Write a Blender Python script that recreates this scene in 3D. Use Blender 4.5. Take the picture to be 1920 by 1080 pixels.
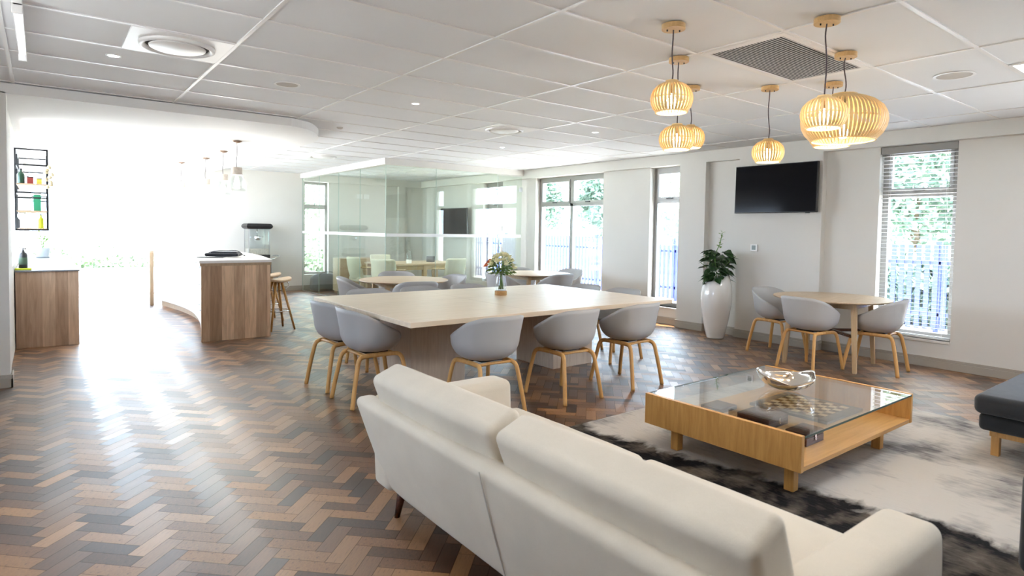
import bpy, bmesh, math, random
from mathutils import Vector, Matrix, noise
R = math.radians
PI = math.pi
random.seed(7)
for o in list(bpy.data.objects):
    bpy.data.objects.remove(o)
S = bpy.context.scene
C = S.collection

# ---------------------------------------------------------------- camera
F_PX, CY_PX = 1141.1, 478.3
YAW, PITCH, ROLL = 0.9120, -0.0408, 0.0159
EYE = 1.42
cf = Vector((math.cos(YAW)*math.cos(PITCH), math.sin(YAW)*math.cos(PITCH), math.sin(PITCH)))
r0 = Vector((math.sin(YAW), -math.cos(YAW), 0)); u0 = r0.cross(cf)
rr = r0*math.cos(ROLL) + u0*math.sin(ROLL); uu = u0*math.cos(ROLL) - r0*math.sin(ROLL)
cam = bpy.data.cameras.new('camera'); camo = bpy.data.objects.new('camera', cam); C.objects.link(camo)
camo.matrix_world = Matrix(((rr.x, uu.x, -cf.x, 0), (rr.y, uu.y, -cf.y, 0), (rr.z, uu.z, -cf.z, EYE), (0, 0, 0, 1)))
cam.sensor_width = 36; cam.lens = F_PX/1920*36; cam.shift_y = (CY_PX-540)/1920
cam.clip_end = 300
cam.dof.use_dof = True; cam.dof.focus_distance = 5.2; cam.dof.aperture_fstop = 3.2
S.camera = camo

# ---------------------------------------------------------------- world, sun, exposure
S.view_settings.view_transform = 'Standard'; S.view_settings.look = 'None'
S.view_settings.gamma = 1; S.view_settings.use_curve_mapping = False
S.view_settings.exposure = 0.35
w = bpy.data.worlds.new('sky'); S.world = w; w.use_nodes = True
bg = w.node_tree.nodes['Background']
bg.inputs['Color'].default_value = (0.65, 0.80, 1.0, 1); bg.inputs['Strength'].default_value = 13.5
sun = bpy.data.lights.new('sun', 'SUN'); suno = bpy.data.objects.new('sun', sun); C.objects.link(suno)
sun.energy = 36; sun.angle = R(0.6); sun.color = (1, .93, .82)
sd = Vector((-0.20, -0.10, -1.0)); suno.rotation_euler = sd.to_track_quat('-Z', 'Y').to_euler(); suno.location = (14, 8, 20)
try:
    S.cycles.use_denoising = True
    S.cycles.max_bounces = 10; S.cycles.diffuse_bounces = 6; S.cycles.transparent_max_bounces = 24
    S.cycles.glossy_bounces = 5; S.cycles.transmission_bounces = 8
    S.cycles.sample_clamp_indirect = 8; S.cycles.caustics_reflective = False; S.cycles.caustics_refractive = False
except Exception:
    pass

# ---------------------------------------------------------------- materials
def nt(name):
    m = bpy.data.materials.new(name); m.use_nodes = True
    return m, m.node_tree.nodes, m.node_tree.links, m.node_tree.nodes['Principled BSDF']
def plain(name, col, rough=.5, metal=0, var=.0, scale=8, bump=0, bscale=60, spec=.5, sheen=0, coat=0):
    m, n, l, b = nt(name)
    b.inputs['Base Color'].default_value = (*col, 1); b.inputs['Roughness'].default_value = rough
    b.inputs['Metallic'].default_value = metal; b.inputs['Specular IOR Level'].default_value = spec
    b.inputs['Sheen Weight'].default_value = sheen; b.inputs['Coat Weight'].default_value = coat
    tc = n.new('ShaderNodeTexCoord')
    if var:
        t = n.new('ShaderNodeTexNoise'); t.inputs['Scale'].default_value = scale; t.inputs['Detail'].default_value = 4
        l.new(tc.outputs['Object'], t.inputs['Vector'])
        r = n.new('ShaderNodeValToRGB')
        r.color_ramp.elements[0].color = (*[c*(1-var) for c in col], 1); r.color_ramp.elements[0].position = .3
        r.color_ramp.elements[1].color = (*[min(1, c*(1+var)) for c in col], 1); r.color_ramp.elements[1].position = .7
        l.new(t.outputs['Fac'], r.inputs[0]); l.new(r.outputs[0], b.inputs['Base Color'])
    if bump:
        t2 = n.new('ShaderNodeTexNoise'); t2.inputs['Scale'].default_value = bscale; t2.inputs['Detail'].default_value = 3
        l.new(tc.outputs['Object'], t2.inputs['Vector'])
        bp = n.new('ShaderNodeBump'); bp.inputs['Strength'].default_value = bump; bp.inputs['Distance'].default_value = .01
        l.new(t2.outputs['Fac'], bp.inputs['Height']); l.new(bp.outputs[0], b.inputs['Normal'])
    return m
def wood(name, c1, c2, axis='X', scale=1.0, rough=.45, dark=None, planks=None):
    """grain running along the given object axis; planks = (axis, width) varies the tone board by board"""
    m, n, l, b = nt(name)
    tc = n.new('ShaderNodeTexCoord'); mp = n.new('ShaderNodeMapping')
    s = {'X': (1.2, 14, 14), 'Y': (14, 1.2, 14), 'Z': (14, 14, 1.2)}[axis]
    mp.inputs['Scale'].default_value = [v*scale for v in s]
    l.new(tc.outputs['Object'], mp.inputs[0])
    vec = mp.outputs[0]; tone = None
    if planks:
        sp = n.new('ShaderNodeSeparateXYZ'); l.new(tc.outputs['Object'], sp.inputs[0])
        dv = n.new('ShaderNodeMath'); dv.operation = 'DIVIDE'; dv.inputs[1].default_value = planks[1]; l.new(sp.outputs[planks[0]], dv.inputs[0])
        fl = n.new('ShaderNodeMath'); fl.operation = 'FLOOR'; l.new(dv.outputs[0], fl.inputs[0])
        wn = n.new('ShaderNodeTexWhiteNoise'); wn.noise_dimensions = '1D'; l.new(fl.outputs[0], wn.inputs['W'])
        tone = wn.outputs['Value']
        ad = n.new('ShaderNodeVectorMath'); ad.operation = 'ADD'; l.new(mp.outputs[0], ad.inputs[0])
        ml = n.new('ShaderNodeVectorMath'); ml.operation = 'SCALE'; ml.inputs['Scale'].default_value = 30; l.new(wn.outputs['Color'], ml.inputs[0])
        l.new(ml.outputs[0], ad.inputs[1]); vec = ad.outputs[0]
    t = n.new('ShaderNodeTexNoise'); t.inputs['Scale'].default_value = 2.2; t.inputs['Detail'].default_value = 7; t.inputs['Roughness'].default_value = .6; t.inputs['Distortion'].default_value = .6
    l.new(vec, t.inputs['Vector'])
    r = n.new('ShaderNodeValToRGB'); r.color_ramp.elements[0].position = .33; r.color_ramp.elements[1].position = .68
    r.color_ramp.elements[0].color = (*c2, 1); r.color_ramp.elements[1].color = (*c1, 1)
    l.new(t.outputs['Fac'], r.inputs[0]); out = r.outputs[0]
    if tone:
        mx = n.new('ShaderNodeMix'); mx.data_type = 'RGBA'; mx.blend_type = 'MULTIPLY'; mx.inputs[0].default_value = 1
        r2 = n.new('ShaderNodeValToRGB'); r2.color_ramp.elements[0].color = (*(dark or (.55, .5, .48)), 1); r2.color_ramp.elements[1].color = (1, 1, 1, 1)
        l.new(tone, r2.inputs[0]); l.new(out, mx.inputs[6]); l.new(r2.outputs[0], mx.inputs[7]); out = mx.outputs[2]
    l.new(out, b.inputs['Base Color']); b.inputs['Roughness'].default_value = rough
    bp = n.new('ShaderNodeBump'); bp.inputs['Strength'].default_value = .08; bp.inputs['Distance'].default_value = .01
    l.new(t.outputs['Fac'], bp.inputs['Height']); l.new(bp.outputs[0], b.inputs['Normal'])
    return m
def emit(name, col, s):
    m, n, l, b = nt(name)
    b.inputs['Base Color'].default_value = (*col, 1); b.inputs['Emission Color'].default_value = (*col, 1); b.inputs['Emission Strength'].default_value = s
    return m
def glass(name, tint=(.95, .99, .97), rough=0.0, f0=.04, boost=1.0):
    """thin clear glass: straight-through transmission plus a Schlick reflection"""
    m = bpy.data.materials.new(name); m.use_nodes = True; n = m.node_tree.nodes; l = m.node_tree.links
    n.remove(n['Principled BSDF']); out = n['Material Output']
    tr = n.new('ShaderNodeBsdfTransparent'); tr.inputs[0].default_value = (*tint, 1)
    gl = n.new('ShaderNodeBsdfGlossy'); gl.inputs['Roughness'].default_value = rough; gl.inputs['Color'].default_value = (boost, boost, boost, 1)
    ge = n.new('ShaderNodeNewGeometry'); dt = n.new('ShaderNodeVectorMath'); dt.operation = 'DOT_PRODUCT'; l.new(ge.outputs['Normal'], dt.inputs[0]); l.new(ge.outputs['Incoming'], dt.inputs[1])
    def mt_(op, a, b_=None):
        k = n.new('ShaderNodeMath'); k.operation = op; k.use_clamp = op == 'SUBTRACT'
        for i, v in enumerate((a, b_)):
            if v is None: continue
            if isinstance(v, (int, float)): k.inputs[i].default_value = v
            else: l.new(v, k.inputs[i])
        return k.outputs[0]
    c = mt_('ABSOLUTE', dt.outputs['Value']); q = mt_('POWER', mt_('SUBTRACT', 1.0, c), 5.0)
    fac = mt_('ADD', mt_('MULTIPLY', q, 1-f0), f0)
    mx = n.new('ShaderNodeMixShader'); l.new(fac, mx.inputs[0]); l.new(tr.outputs[0], mx.inputs[1]); l.new(gl.outputs[0], mx.inputs[2])
    l.new(mx.outputs[0], out.inputs[0])
    return m
def fabric(name, col, var=.06, wscale=420, bump=.25):
    m, n, l, b = nt(name)
    tc = n.new('ShaderNodeTexCoord')
    t = n.new('ShaderNodeTexNoise'); t.inputs['Scale'].default_value = 3.5; t.inputs['Detail'].default_value = 5; l.new(tc.outputs['Object'], t.inputs['Vector'])
    t2 = n.new('ShaderNodeTexNoise'); t2.inputs['Scale'].default_value = wscale; t2.inputs['Detail'].default_value = 2; l.new(tc.outputs['Object'], t2.inputs['Vector'])
    r = n.new('ShaderNodeValToRGB'); r.color_ramp.elements[0].position = .3; r.color_ramp.elements[1].position = .7
    r.color_ramp.elements[0].color = (*[c*(1-var) for c in col], 1); r.color_ramp.elements[1].color = (*[c*(1+var) for c in col], 1)
    mm = n.new('ShaderNodeMath'); mm.operation = 'ADD'; l.new(t.outputs['Fac'], mm.inputs[0])
    m2 = n.new('ShaderNodeMath'); m2.operation = 'MULTIPLY_ADD'; m2.inputs[1].default_value = .5; m2.inputs[2].default_value = -.25; l.new(t2.outputs['Fac'], m2.inputs[0]); l.new(m2.outputs[0], mm.inputs[1])
    l.new(mm.outputs[0], r.inputs[0]); l.new(r.outputs[0], b.inputs['Base Color'])
    b.inputs['Roughness'].default_value = .9; b.inputs['Sheen Weight'].default_value = .25; b.inputs['Specular IOR Level'].default_value = .2
    t3 = n.new('ShaderNodeTexNoise'); t3.inputs['Scale'].default_value = 9; t3.inputs['Detail'].default_value = 2; l.new(tc.outputs['Object'], t3.inputs['Vector'])
    a = n.new('ShaderNodeMath'); a.operation = 'MULTIPLY_ADD'; a.inputs[1].default_value = 3; l.new(t3.outputs['Fac'], a.inputs[0]); l.new(t2.outputs['Fac'], a.inputs[2])
    bp = n.new('ShaderNodeBump'); bp.inputs['Strength'].default_value = bump; bp.inputs['Distance'].default_value = .004
    l.new(a.outputs[0], bp.inputs['Height']); l.new(bp.outputs[0], b.inputs['Normal'])
    return m
M = {}
M['wall'] = plain('wall_paint', (.72, .705, .67), .75, var=.015, scale=2, bump=.03, bscale=180)
M['soffit'] = plain('ceiling_board', (.79, .79, .785), .8, bump=.02, bscale=200)
M['tile'] = plain('ceiling_tile', (.79, .81, .835), .85, var=.01, scale=3, bump=.12, bscale=260)
M['tbar'] = plain('white_grid_metal', (.80, .80, .80), .4)
M['skirt'] = plain('greige_skirting', (.40, .37, .32), .45)
M['frame'] = plain('bronze_grey_aluminium', (.30, .29, .275), .38, metal=.35)
M['blackmetal'] = plain('black_metal', (.02, .022, .025), .4, metal=.4)
M['black'] = plain('black_plastic', (.012, .012, .014), .35)
M['screen'] = plain('black_screen', (.004, .004, .006), .10, spec=.12)
M['white'] = plain('white_plastic', (.85, .85, .85), .4)
M['chrome'] = plain('chrome', (.8, .8, .82), .12, metal=1)
M['steel'] = plain('brushed_steel', (.6, .6, .6), .3, metal=1)
M['shell'] = plain('grey_moulded_plastic', (.45, .45, .452), .48, var=.01, spec=.4)
M['oak'] = wood('honey_oak', (.72, .42, .155), (.60, .32, .10), 'Z', 1.4, .4)
M['oaktable'] = wood('whitewashed_oak', (.84, .71, .55), (.75, .62, .46), 'X', .9, .38)
M['oakped'] = wood('greyed_oak', (.68, .57, .46), (.57, .46, .36), 'Z', 1.6, .5)
M['oakround'] = wood('pale_oak', (.62, .48, .33), (.52, .38, .24), 'X', 1.2, .4)
M['oakleg'] = wood('pale_oak_leg', (.62, .46, .28), (.52, .37, .2), 'Z', 1.6, .45)
M['coffee'] = wood('golden_oak', (.72, .40, .125), (.58, .29, .08), 'Z', 1.5, .38)
M['coffeeshelf'] = wood('golden_oak_shelf', (.66, .38, .14), (.54, .29, .10), 'X', 1.0, .4)
M['dwood'] = wood('dark_mahogany', (.10, .03, .015), (.05, .014, .008), 'X', 1.5, .25)
M['greyboard'] = wood('dark_grey_wood', (.10, .09, .085), (.07, .065, .06), 'X', 1.5, .35)
M['island'] = wood('mixed_oak_boards', (.88, .63, .42), (.58, .39, .25), 'Z', .9, .5, dark=(.42, .36, .32), planks=('X', .135))
M['sideb'] = wood('sideboard_oak_boards', (.80, .60, .44), (.54, .38, .27), 'Z', .9, .5, dark=(.60, .55, .51), planks=('X', .12))
M['endp'] = wood('oak_end_panel', (.46, .33, .21), (.36, .25, .15), 'Z', 1.2, .5)
M['whitecab'] = plain('white_lacquer', (.82, .82, .80), .3)
M['stone'] = plain('white_stone_top', (.80, .78, .75), .22, var=.02, scale=6)
M['greytop'] = plain('grey_stone_top', (.22, .23, .25), .3)
M['sofa'] = fabric('cream_sofa_fabric', (.68, .605, .495))
M['dark'] = fabric('charcoal_sofa_fabric', (.030, .033, .038), var=.25, bump=.35)
M['seam'] = fabric('sofa_piping', (.6, .56, .49))
M['cream'] = fabric('cream_armchair_fabric', (.70, .66, .52))
M['bagf'] = fabric('dark_grey_bag', (.10, .12, .15), var=.15)
M['blackf'] = fabric('black_bag', (.012, .013, .017), var=.2)
M['canopy'] = wood('light_bamboo', (.70, .47, .22), (.60, .38, .16), 'X', 3, .5)
M['rib'] = wood('amber_lamp_wood', (.88, .66, .33), (.80, .54, .22), 'Z', 3, .5)
M['cord'] = fabric('grey_lamp_cord', (.10, .085, .10), var=.2)
M['bulb'] = emit('warm_bulb', (1, .86, .62), 45)
M['bulb2'] = emit('pale_bulb', (1, .9, .7), 6)
M['led'] = emit('downlight_led', (1, .95, .88), 14)
M['tube'] = emit('fluorescent_tube', (.95, .96, 1), 1.3)
M['panel'] = emit('light_panel', (.98, .98, 1), 3.2)
M['concrete'] = plain('lamp_concrete', (.62, .55, .48), .8, var=.1, scale=30)
M['copper'] = plain('brushed_copper', (.45, .33, .26), .35, metal=.8)
M['pane'] = glass('window_pane', (.98, .99, .985), f0=.02)
M['part'] = glass('partition_glass', (.91, .95, .915), f0=.05)
M['tableglass'] = glass('table_glass', (.965, .985, .975), f0=.09)
M['clear'] = glass('clear_glass', (.95, .965, .965), f0=.04)
M['gedge'] = plain('green_glass_edge', (.42, .55, .50), .15)
M['gedge2'] = plain('dark_glass_edge', (.07, .11, .10), .15)
M['film'] = plain('white_glass_film', (.86, .88, .87), .6)
M['silver'] = plain('hammered_silver', (.78, .74, .70), .13, metal=1)
M['leaf'] = plain('glossy_dark_leaf', (.028, .075, .022), .38, var=.5, scale=14)
M['leaf2'] = plain('fresh_green_leaf', (.16, .28, .05), .5, var=.3, scale=14)
M['petal'] = plain('cream_petal', (.86, .84, .58), .6, var=.08, scale=20)
M['orange'] = plain('orange_petal', (.85, .23, .08), .6, var=.2, scale=20)
M['stem'] = plain('green_stem', (.12, .24, .06), .5, var=.2, scale=20)
M['cork'] = wood('vase_wood', (.58, .36, .15), (.42, .24, .09), 'X', 3, .5)
M['pot'] = plain('white_gloss_planter', (.84, .84, .83), .12, coat=.6)
M['soil'] = plain('soil', (.05, .035, .025), .95)
M['ceramic'] = plain('grey_ceramic', (.36, .40, .43), .5)
M['lime'] = plain('lime_sponge', (.55, .62, .03), .7)
M['green'] = plain('green_carton', (.03, .28, .14), .5)
M['red'] = plain('dark_red_tin', (.25, .03, .02), .5)
M['yellow'] = plain('yellow_tin', (.75, .55, .08), .5)
M['garlic'] = plain('dried_bulbs', (.60, .52, .34), .7, var=.15, scale=40)
M['bottle'] = plain('dark_green_glass', (.015, .05, .03), .1)
M['vent'] = plain('grille_grey', (.66, .65, .63), .5)
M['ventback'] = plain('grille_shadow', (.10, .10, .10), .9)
M['spk'] = plain('speaker_mesh', (.55, .52, .48), .8)
M['lcd'] = plain('thermostat_lcd', (.20, .24, .22), .3)
M['fence'] = plain('flare_blue_fence', (.035, .05, .27), .45)  # blue of lens flare put into the fence colour
M['paving'] = plain('outdoor_paving', (.62, .60, .56), .9, var=.08, scale=1.5)
M['bark'] = plain('bark', (.16, .12, .08), .9, var=.3, scale=20)
M['tree'] = plain('tree_leaves', (.26, .36, .27), .6, var=.4, scale=2)
M['tree2'] = plain('hedge_leaves', (.42, .50, .36), .6, var=.3, scale=2)
M['grass'] = plain('lawn', (.16, .25, .07), .9, var=.3, scale=3)
M['outwall'] = plain('outdoor_render', (.74, .76, .78), .9)

def floor_mat():
    m, n, l, b = nt('herringbone_parquet')
    at = n.new('ShaderNodeVertexColor'); at.layer_name = 'tone'
    uv = n.new('ShaderNodeUVMap'); uv.uv_map = 'UVMap'
    sp = n.new('ShaderNodeSeparateColor'); l.new(at.outputs[0], sp.inputs[0])
    mp = n.new('ShaderNodeMapping'); mp.inputs['Scale'].default_value = (5, 42, 1); l.new(uv.outputs[0], mp.inputs[0])
    t = n.new('ShaderNodeTexNoise'); t.inputs['Scale'].default_value = 1.0; t.inputs['Detail'].default_value = 6; t.inputs['Distortion'].default_value = 1.2; l.new(mp.outputs[0], t.inputs['Vector'])
    mp2 = n.new('ShaderNodeMapping'); mp2.inputs['Scale'].default_value = (3.5, 16, 1); l.new(uv.outputs[0], mp2.inputs[0])
    t2 = n.new('ShaderNodeTexNoise'); t2.inputs['Scale'].default_value = 1.0; t2.inputs['Detail'].default_value = 2; t2.inputs['Distortion'].default_value = .6; l.new(mp2.outputs[0], t2.inputs['Vector'])
    # tone per block + streaks of sapwood
    a = n.new('ShaderNodeMath'); a.operation = 'MULTIPLY_ADD'; a.inputs[1].default_value = .55; l.new(t.outputs['Fac'], a.inputs[0]); 
    s = n.new('ShaderNodeMath'); s.operation = 'MULTIPLY_ADD'; s.inputs[1].default_value = .76; s.inputs[2].default_value = -.17; l.new(sp.outputs[0], s.inputs[0]); l.new(s.outputs[0], a.inputs[2])
    r = n.new('ShaderNodeValToRGB'); e = r.color_ramp.elements
    e[0].position = .12; e[0].color = (.026, .010, .005, 1); e[1].position = .95; e[1].color = (.38, .19, .07, 1)
    for p, c in ((.32, (.085, .036, .015)), (.52, (.165, .073, .029)), (.74, (.28, .135, .052))):
        q = r.color_ramp.elements.new(p); q.color = (*c, 1)
    l.new(a.outputs[0], r.inputs[0])
    # dark heart streaks
    r2 = n.new('ShaderNodeValToRGB'); r2.color_ramp.elements[0].position = .60; r2.color_ramp.elements[0].color = (1, 1, 1, 1); r2.color_ramp.elements[1].position = .72; r2.color_ramp.elements[1].color = (.38, .33, .32, 1)
    l.new(t2.outputs['Fac'], r2.inputs[0])
    mx = n.new('ShaderNodeMix'); mx.data_type = 'RGBA'; mx.blend_type = 'MULTIPLY'; mx.inputs[0].default_value = 1
    l.new(r.outputs[0], mx.inputs[6]); l.new(r2.outputs[0], mx.inputs[7]); l.new(mx.outputs[2], b.inputs['Base Color'])
    # gloss differs with the lie of the grain of each block
    rg = n.new('ShaderNodeMapRange'); rg.inputs[3].default_value = .36; rg.inputs[4].default_value = .52; l.new(sp.outputs[1], rg.inputs[0]); l.new(rg.outputs[0], b.inputs['Roughness'])
    b.inputs['Specular IOR Level'].default_value = .9; b.inputs['Coat Weight'].default_value = .60; b.inputs['Coat Roughness'].default_value = .50
    tg = n.new('ShaderNodeTangent'); tg.direction_type = 'UV_MAP'; tg.uv_map = 'UVMap'; l.new(tg.outputs[0], b.inputs['Tangent'])
    b.inputs['Anisotropic'].default_value = .72; b.inputs['Anisotropic Rotation'].default_value = .25
    bp = n.new('ShaderNodeBump'); bp.inputs['Strength'].default_value = .12; bp.inputs['Distance'].default_value = .004; l.new(t.outputs['Fac'], bp.inputs['Height']); l.new(bp.outputs[0], b.inputs['Normal'])
    return m
M['floor'] = floor_mat()

def rug_mat():
    m, n, l, b = nt('cowhide_patchwork')
    tc = n.new('ShaderNodeTexCoord'); sp = n.new('ShaderNodeSeparateXYZ'); l.new(tc.outputs['Object'], sp.inputs[0])
    def nz(scale, det, dist=0, sc=(1, 1, 1)):
        mp = n.new('ShaderNodeMapping'); mp.inputs['Scale'].default_value = sc; l.new(tc.outputs['Object'], mp.inputs[0])
        t = n.new('ShaderNodeTexNoise'); t.inputs['Scale'].default_value = scale; t.inputs['Detail'].default_value = det; t.inputs['Distortion'].default_value = dist; l.new(mp.outputs[0], t.inputs['Vector']); return t.outputs['Fac']
    def math_(op, a, b_=None, c=None):
        k = n.new('ShaderNodeMath'); k.operation = op
        for i, v in enumerate((a, b_, c)):
            if v is None: continue
            if isinstance(v, (int, float)): k.inputs[i].default_value = v
            else: l.new(v, k.inputs[i])
        return k.outputs[0]
    # edge of the dark hides: x < 3.15 + slope towards the camera end
    yy = math_('SUBTRACT', 2.75, sp.outputs['Y']); yc = math_('MAXIMUM', yy, 0.0)
    edge = math_('MULTIPLY_ADD', yc, .20, 3.13)
    d = math_('SUBTRACT', edge, sp.outputs['X'])
    j = math_('ADD', math_('MULTIPLY_ADD', nz(3.2, 3, .4, (1, 1, 1)), .34, -.17), math_('ADD', math_('MULTIPLY_ADD', nz(9, 5, .3, (.6, 1.2, 1)), .26, -.13), math_('MULTIPLY_ADD', nz(40, 3, 0, (.5, 1.3, 1)), .05, -.025)))
    dd = math_('ADD', d, j)
    f = n.new('ShaderNodeMapRange'); f.inputs[1].default_value = -.03; f.inputs[2].default_value = .05; l.new(dd, f.inputs[0])
    light = n.new('ShaderNodeValToRGB'); e = light.color_ramp.elements
    e[0].position = .30; e[0].color = (.17, .165, .17, 1); e[1].position = .58; e[1].color = (.56, .53, .49, 1)
    q = e.new(.42); q.color = (.38, .365, .35, 1)
    # hides nearer the window are greyer, seam at x = 4.4
    gx = n.new('ShaderNodeMapRange'); gx.inputs[1].default_value = 4.36; gx.inputs[2].default_value = 4.40; gx.inputs[3].default_value = .07; gx.inputs[4].default_value = -.02; l.new(sp.outputs['X'], gx.inputs[0])
    base = math_('ADD', nz(2.3, 6, .2, (1, 1.2, 1)), gx.outputs[0])
    fine = math_('MULTIPLY_ADD', nz(30, 5, .3, (1, .35, 1)), .40, -.20)
    l.new(math_('ADD', base, fine), light.inputs[0])
    dark = n.new('ShaderNodeValToRGB'); e = dark.color_ramp.elements
    e[0].position = .44; e[0].color = (.008, .007, .008, 1); e[1].position = .78; e[1].color = (.19, .16, .13, 1)
    l.new(math_('ADD', nz(4.5, 6, .3, (.8, 1.2, 1)), math_('MULTIPLY_ADD', nz(45, 4, .5, (1, .4, 1)), .3, -.15)), dark.inputs[0])
    mx = n.new('ShaderNodeMix'); mx.data_type = 'RGBA'; l.new(f.outputs[0], mx.inputs[0]); l.new(light.outputs[0], mx.inputs[6]); l.new(dark.outputs[0], mx.inputs[7])
    l.new(mx.outputs[2], b.inputs['Base Color']); b.inputs['Roughness'].default_value = .9; b.inputs['Specular IOR Level'].default_value = .15
    bp = n.new('ShaderNodeBump'); bp.inputs['Strength'].default_value = .5; bp.inputs['Distance'].default_value = .01; l.new(nz(60, 5, .5, (1, .3, 1)), bp.inputs['Height']); l.new(bp.outputs[0], b.inputs['Normal'])
    return m
M['rug'] = rug_mat()

# ---------------------------------------------------------------- mesh helpers
def obj(name, bm, mat, parent=None, smooth=False, loc=None, rz=0, autosmooth=None):
    me = bpy.data.meshes.new(name)
    if isinstance(bm, tuple): me.from_pydata(*bm)
    else: bm.normal_update(); bm.to_mesh(me); bm.free()
    me.materials.append(M[mat] if isinstance(mat, str) else mat)
    if smooth or autosmooth is not None:
        me.shade_smooth()
        if autosmooth is not None:
            try: me.set_sharp_from_angle(angle=R(autosmooth))
            except Exception: pass
    o = bpy.data.objects.new(name, me); C.objects.link(o)
    if parent is not None: o.parent = parent
    if loc is not None: o.location = loc
    o.rotation_euler.z = rz
    return o
def thing(name, label, cat, loc=(0, 0, 0), rz=0, group=None):
    o = bpy.data.objects.new(name, None); o.empty_display_size = .1; C.objects.link(o); o.location = loc; o.rotation_euler.z = rz
    o['label'] = label; o['category'] = cat
    if group: o['group'] = group
    return o
def tag(o, label, cat, group=None, kind=None):
    o['label'] = label; o['category'] = cat
    if group: o['group'] = group
    if kind: o['kind'] = kind
    return o
def struct(name, bm, mat, parent=None, **k):
    o = obj(name, bm, mat, parent, **k)
    if parent is None: o['kind'] = 'structure'
    return o
def dup(root, loc, rz, label, group=None):
    r = root.copy(); C.objects.link(r); r.location = loc; r.rotation_euler.z = rz; r['label'] = label
    if group: r['group'] = group
    for ch in list(root.children):
        c = ch.copy(); C.objects.link(c); c.parent = r
        for g in ch.children:
            d = g.copy(); C.objects.link(d); d.parent = c
    return r
def add_box(bm, x0, x1, y0, y1, z0, z1, bev=0, seg=2, mat=None):
    if x0 > x1: x0, x1 = x1, x0
    if y0 > y1: y0, y1 = y1, y0
    t = bmesh.new()
    bmesh.ops.create_cube(t, size=1)
    for v in t.verts: v.co = Vector(((x0+x1)/2+v.co.x*(x1-x0), (y0+y1)/2+v.co.y*(y1-y0), (z0+z1)/2+v.co.z*(z1-z0)))
    if bev: bmesh.ops.bevel(t, geom=list(t.edges), offset=bev, segments=seg, affect='EDGES', profile=.5)
    if mat: bmesh.ops.transform(t, matrix=mat, verts=t.verts)
    merge(bm, t); return bm
def merge(bm, t):
    me = bpy.data.meshes.new('tmp'); t.to_mesh(me); t.free(); bm.from_mesh(me); bpy.data.meshes.remove(me)
def bx(*a, **k): return add_box(bmesh.new(), *a, **k)
def rbx(x0, x1, y0, y1, z0, z1, r=.03, n=5, bulge=(0, 0, 0), seed=0, wob=0, mat=None, bm=None, ):
    """rounded, softly bulging box for upholstery"""
    t = bmesh.new(); bmesh.ops.create_cube(t, size=2)
    bmesh.ops.subdivide_edges(t, edges=list(t.edges), cuts=(n+3)*2-1, use_grid_fill=True)
    h = Vector(((x1-x0)/2, (y1-y0)/2, (z1-z0)/2)); c = Vector(((x1+x0)/2, (y1+y0)/2, (z1+z0)/2)); r = min(r, *[v*.999 for v in h])
    for v in t.verts:
        u = v.co.copy(); p = Vector((0, 0, 0))
        for i in range(3):
            st = abs(u[i])*(n+3); inner = h[i]-r
            p[i] = math.copysign(inner*st/n if st <= n else inner+r*math.tan((st-n)/3*PI/4), u[i])
        q = Vector([max(-(h[i]-r), min(h[i]-r, p[i])) for i in range(3)])
        d = p-q
        if d.length > 1e-9: 
            # map the little cube corner onto the rounded corner
            m_ = max(abs(d.x), abs(d.y), abs(d.z)); d = d.normalized()*m_
        p = q+d
        s = Vector([p[i]/h[i] for i in range(3)])
        for i in range(3):
            if bulge[i]:
                j, k2 = (i+1) % 3, (i+2) % 3
                p[i] += s[i]*bulge[i]*max(0, 1-s[j]**2)*max(0, 1-s[k2]**2)
        if wob:
            nv = noise.noise_vector(p*6+Vector((seed*7.3, seed*3.1, 0))); p += nv*wob
        v.co = c+p
    if mat: bmesh.ops.transform(t, matrix=mat, verts=t.verts)
    if bm is None: return t
    merge(bm, t); return bm
def add_lathe(bm, prof, cx=0, cy=0, seg=32, cap0=True, cap1=True, mat=None):
    rings = []
    t = bmesh.new()
    for r, z in prof:
        rings.append([t.verts.new((cx+r*math.cos(2*PI*i/seg), cy+r*math.sin(2*PI*i/seg), z)) for i in range(seg)])
    for a, b in zip(rings, rings[1:]):
        for i in range(seg):
            t.faces.new((a[i], a[(i+1) % seg], b[(i+1) % seg], b[i]))
    if cap0: t.faces.new(rings[0][::-1])
    if cap1: t.faces.new(rings[-1])
    bmesh.ops.recalc_face_normals(t, faces=t.faces)
    if mat: bmesh.ops.transform(t, matrix=mat, verts=t.verts)
    merge(bm, t); return bm
def lathe(*a, **k): return add_lathe(bmesh.new(), *a, **k)
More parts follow.
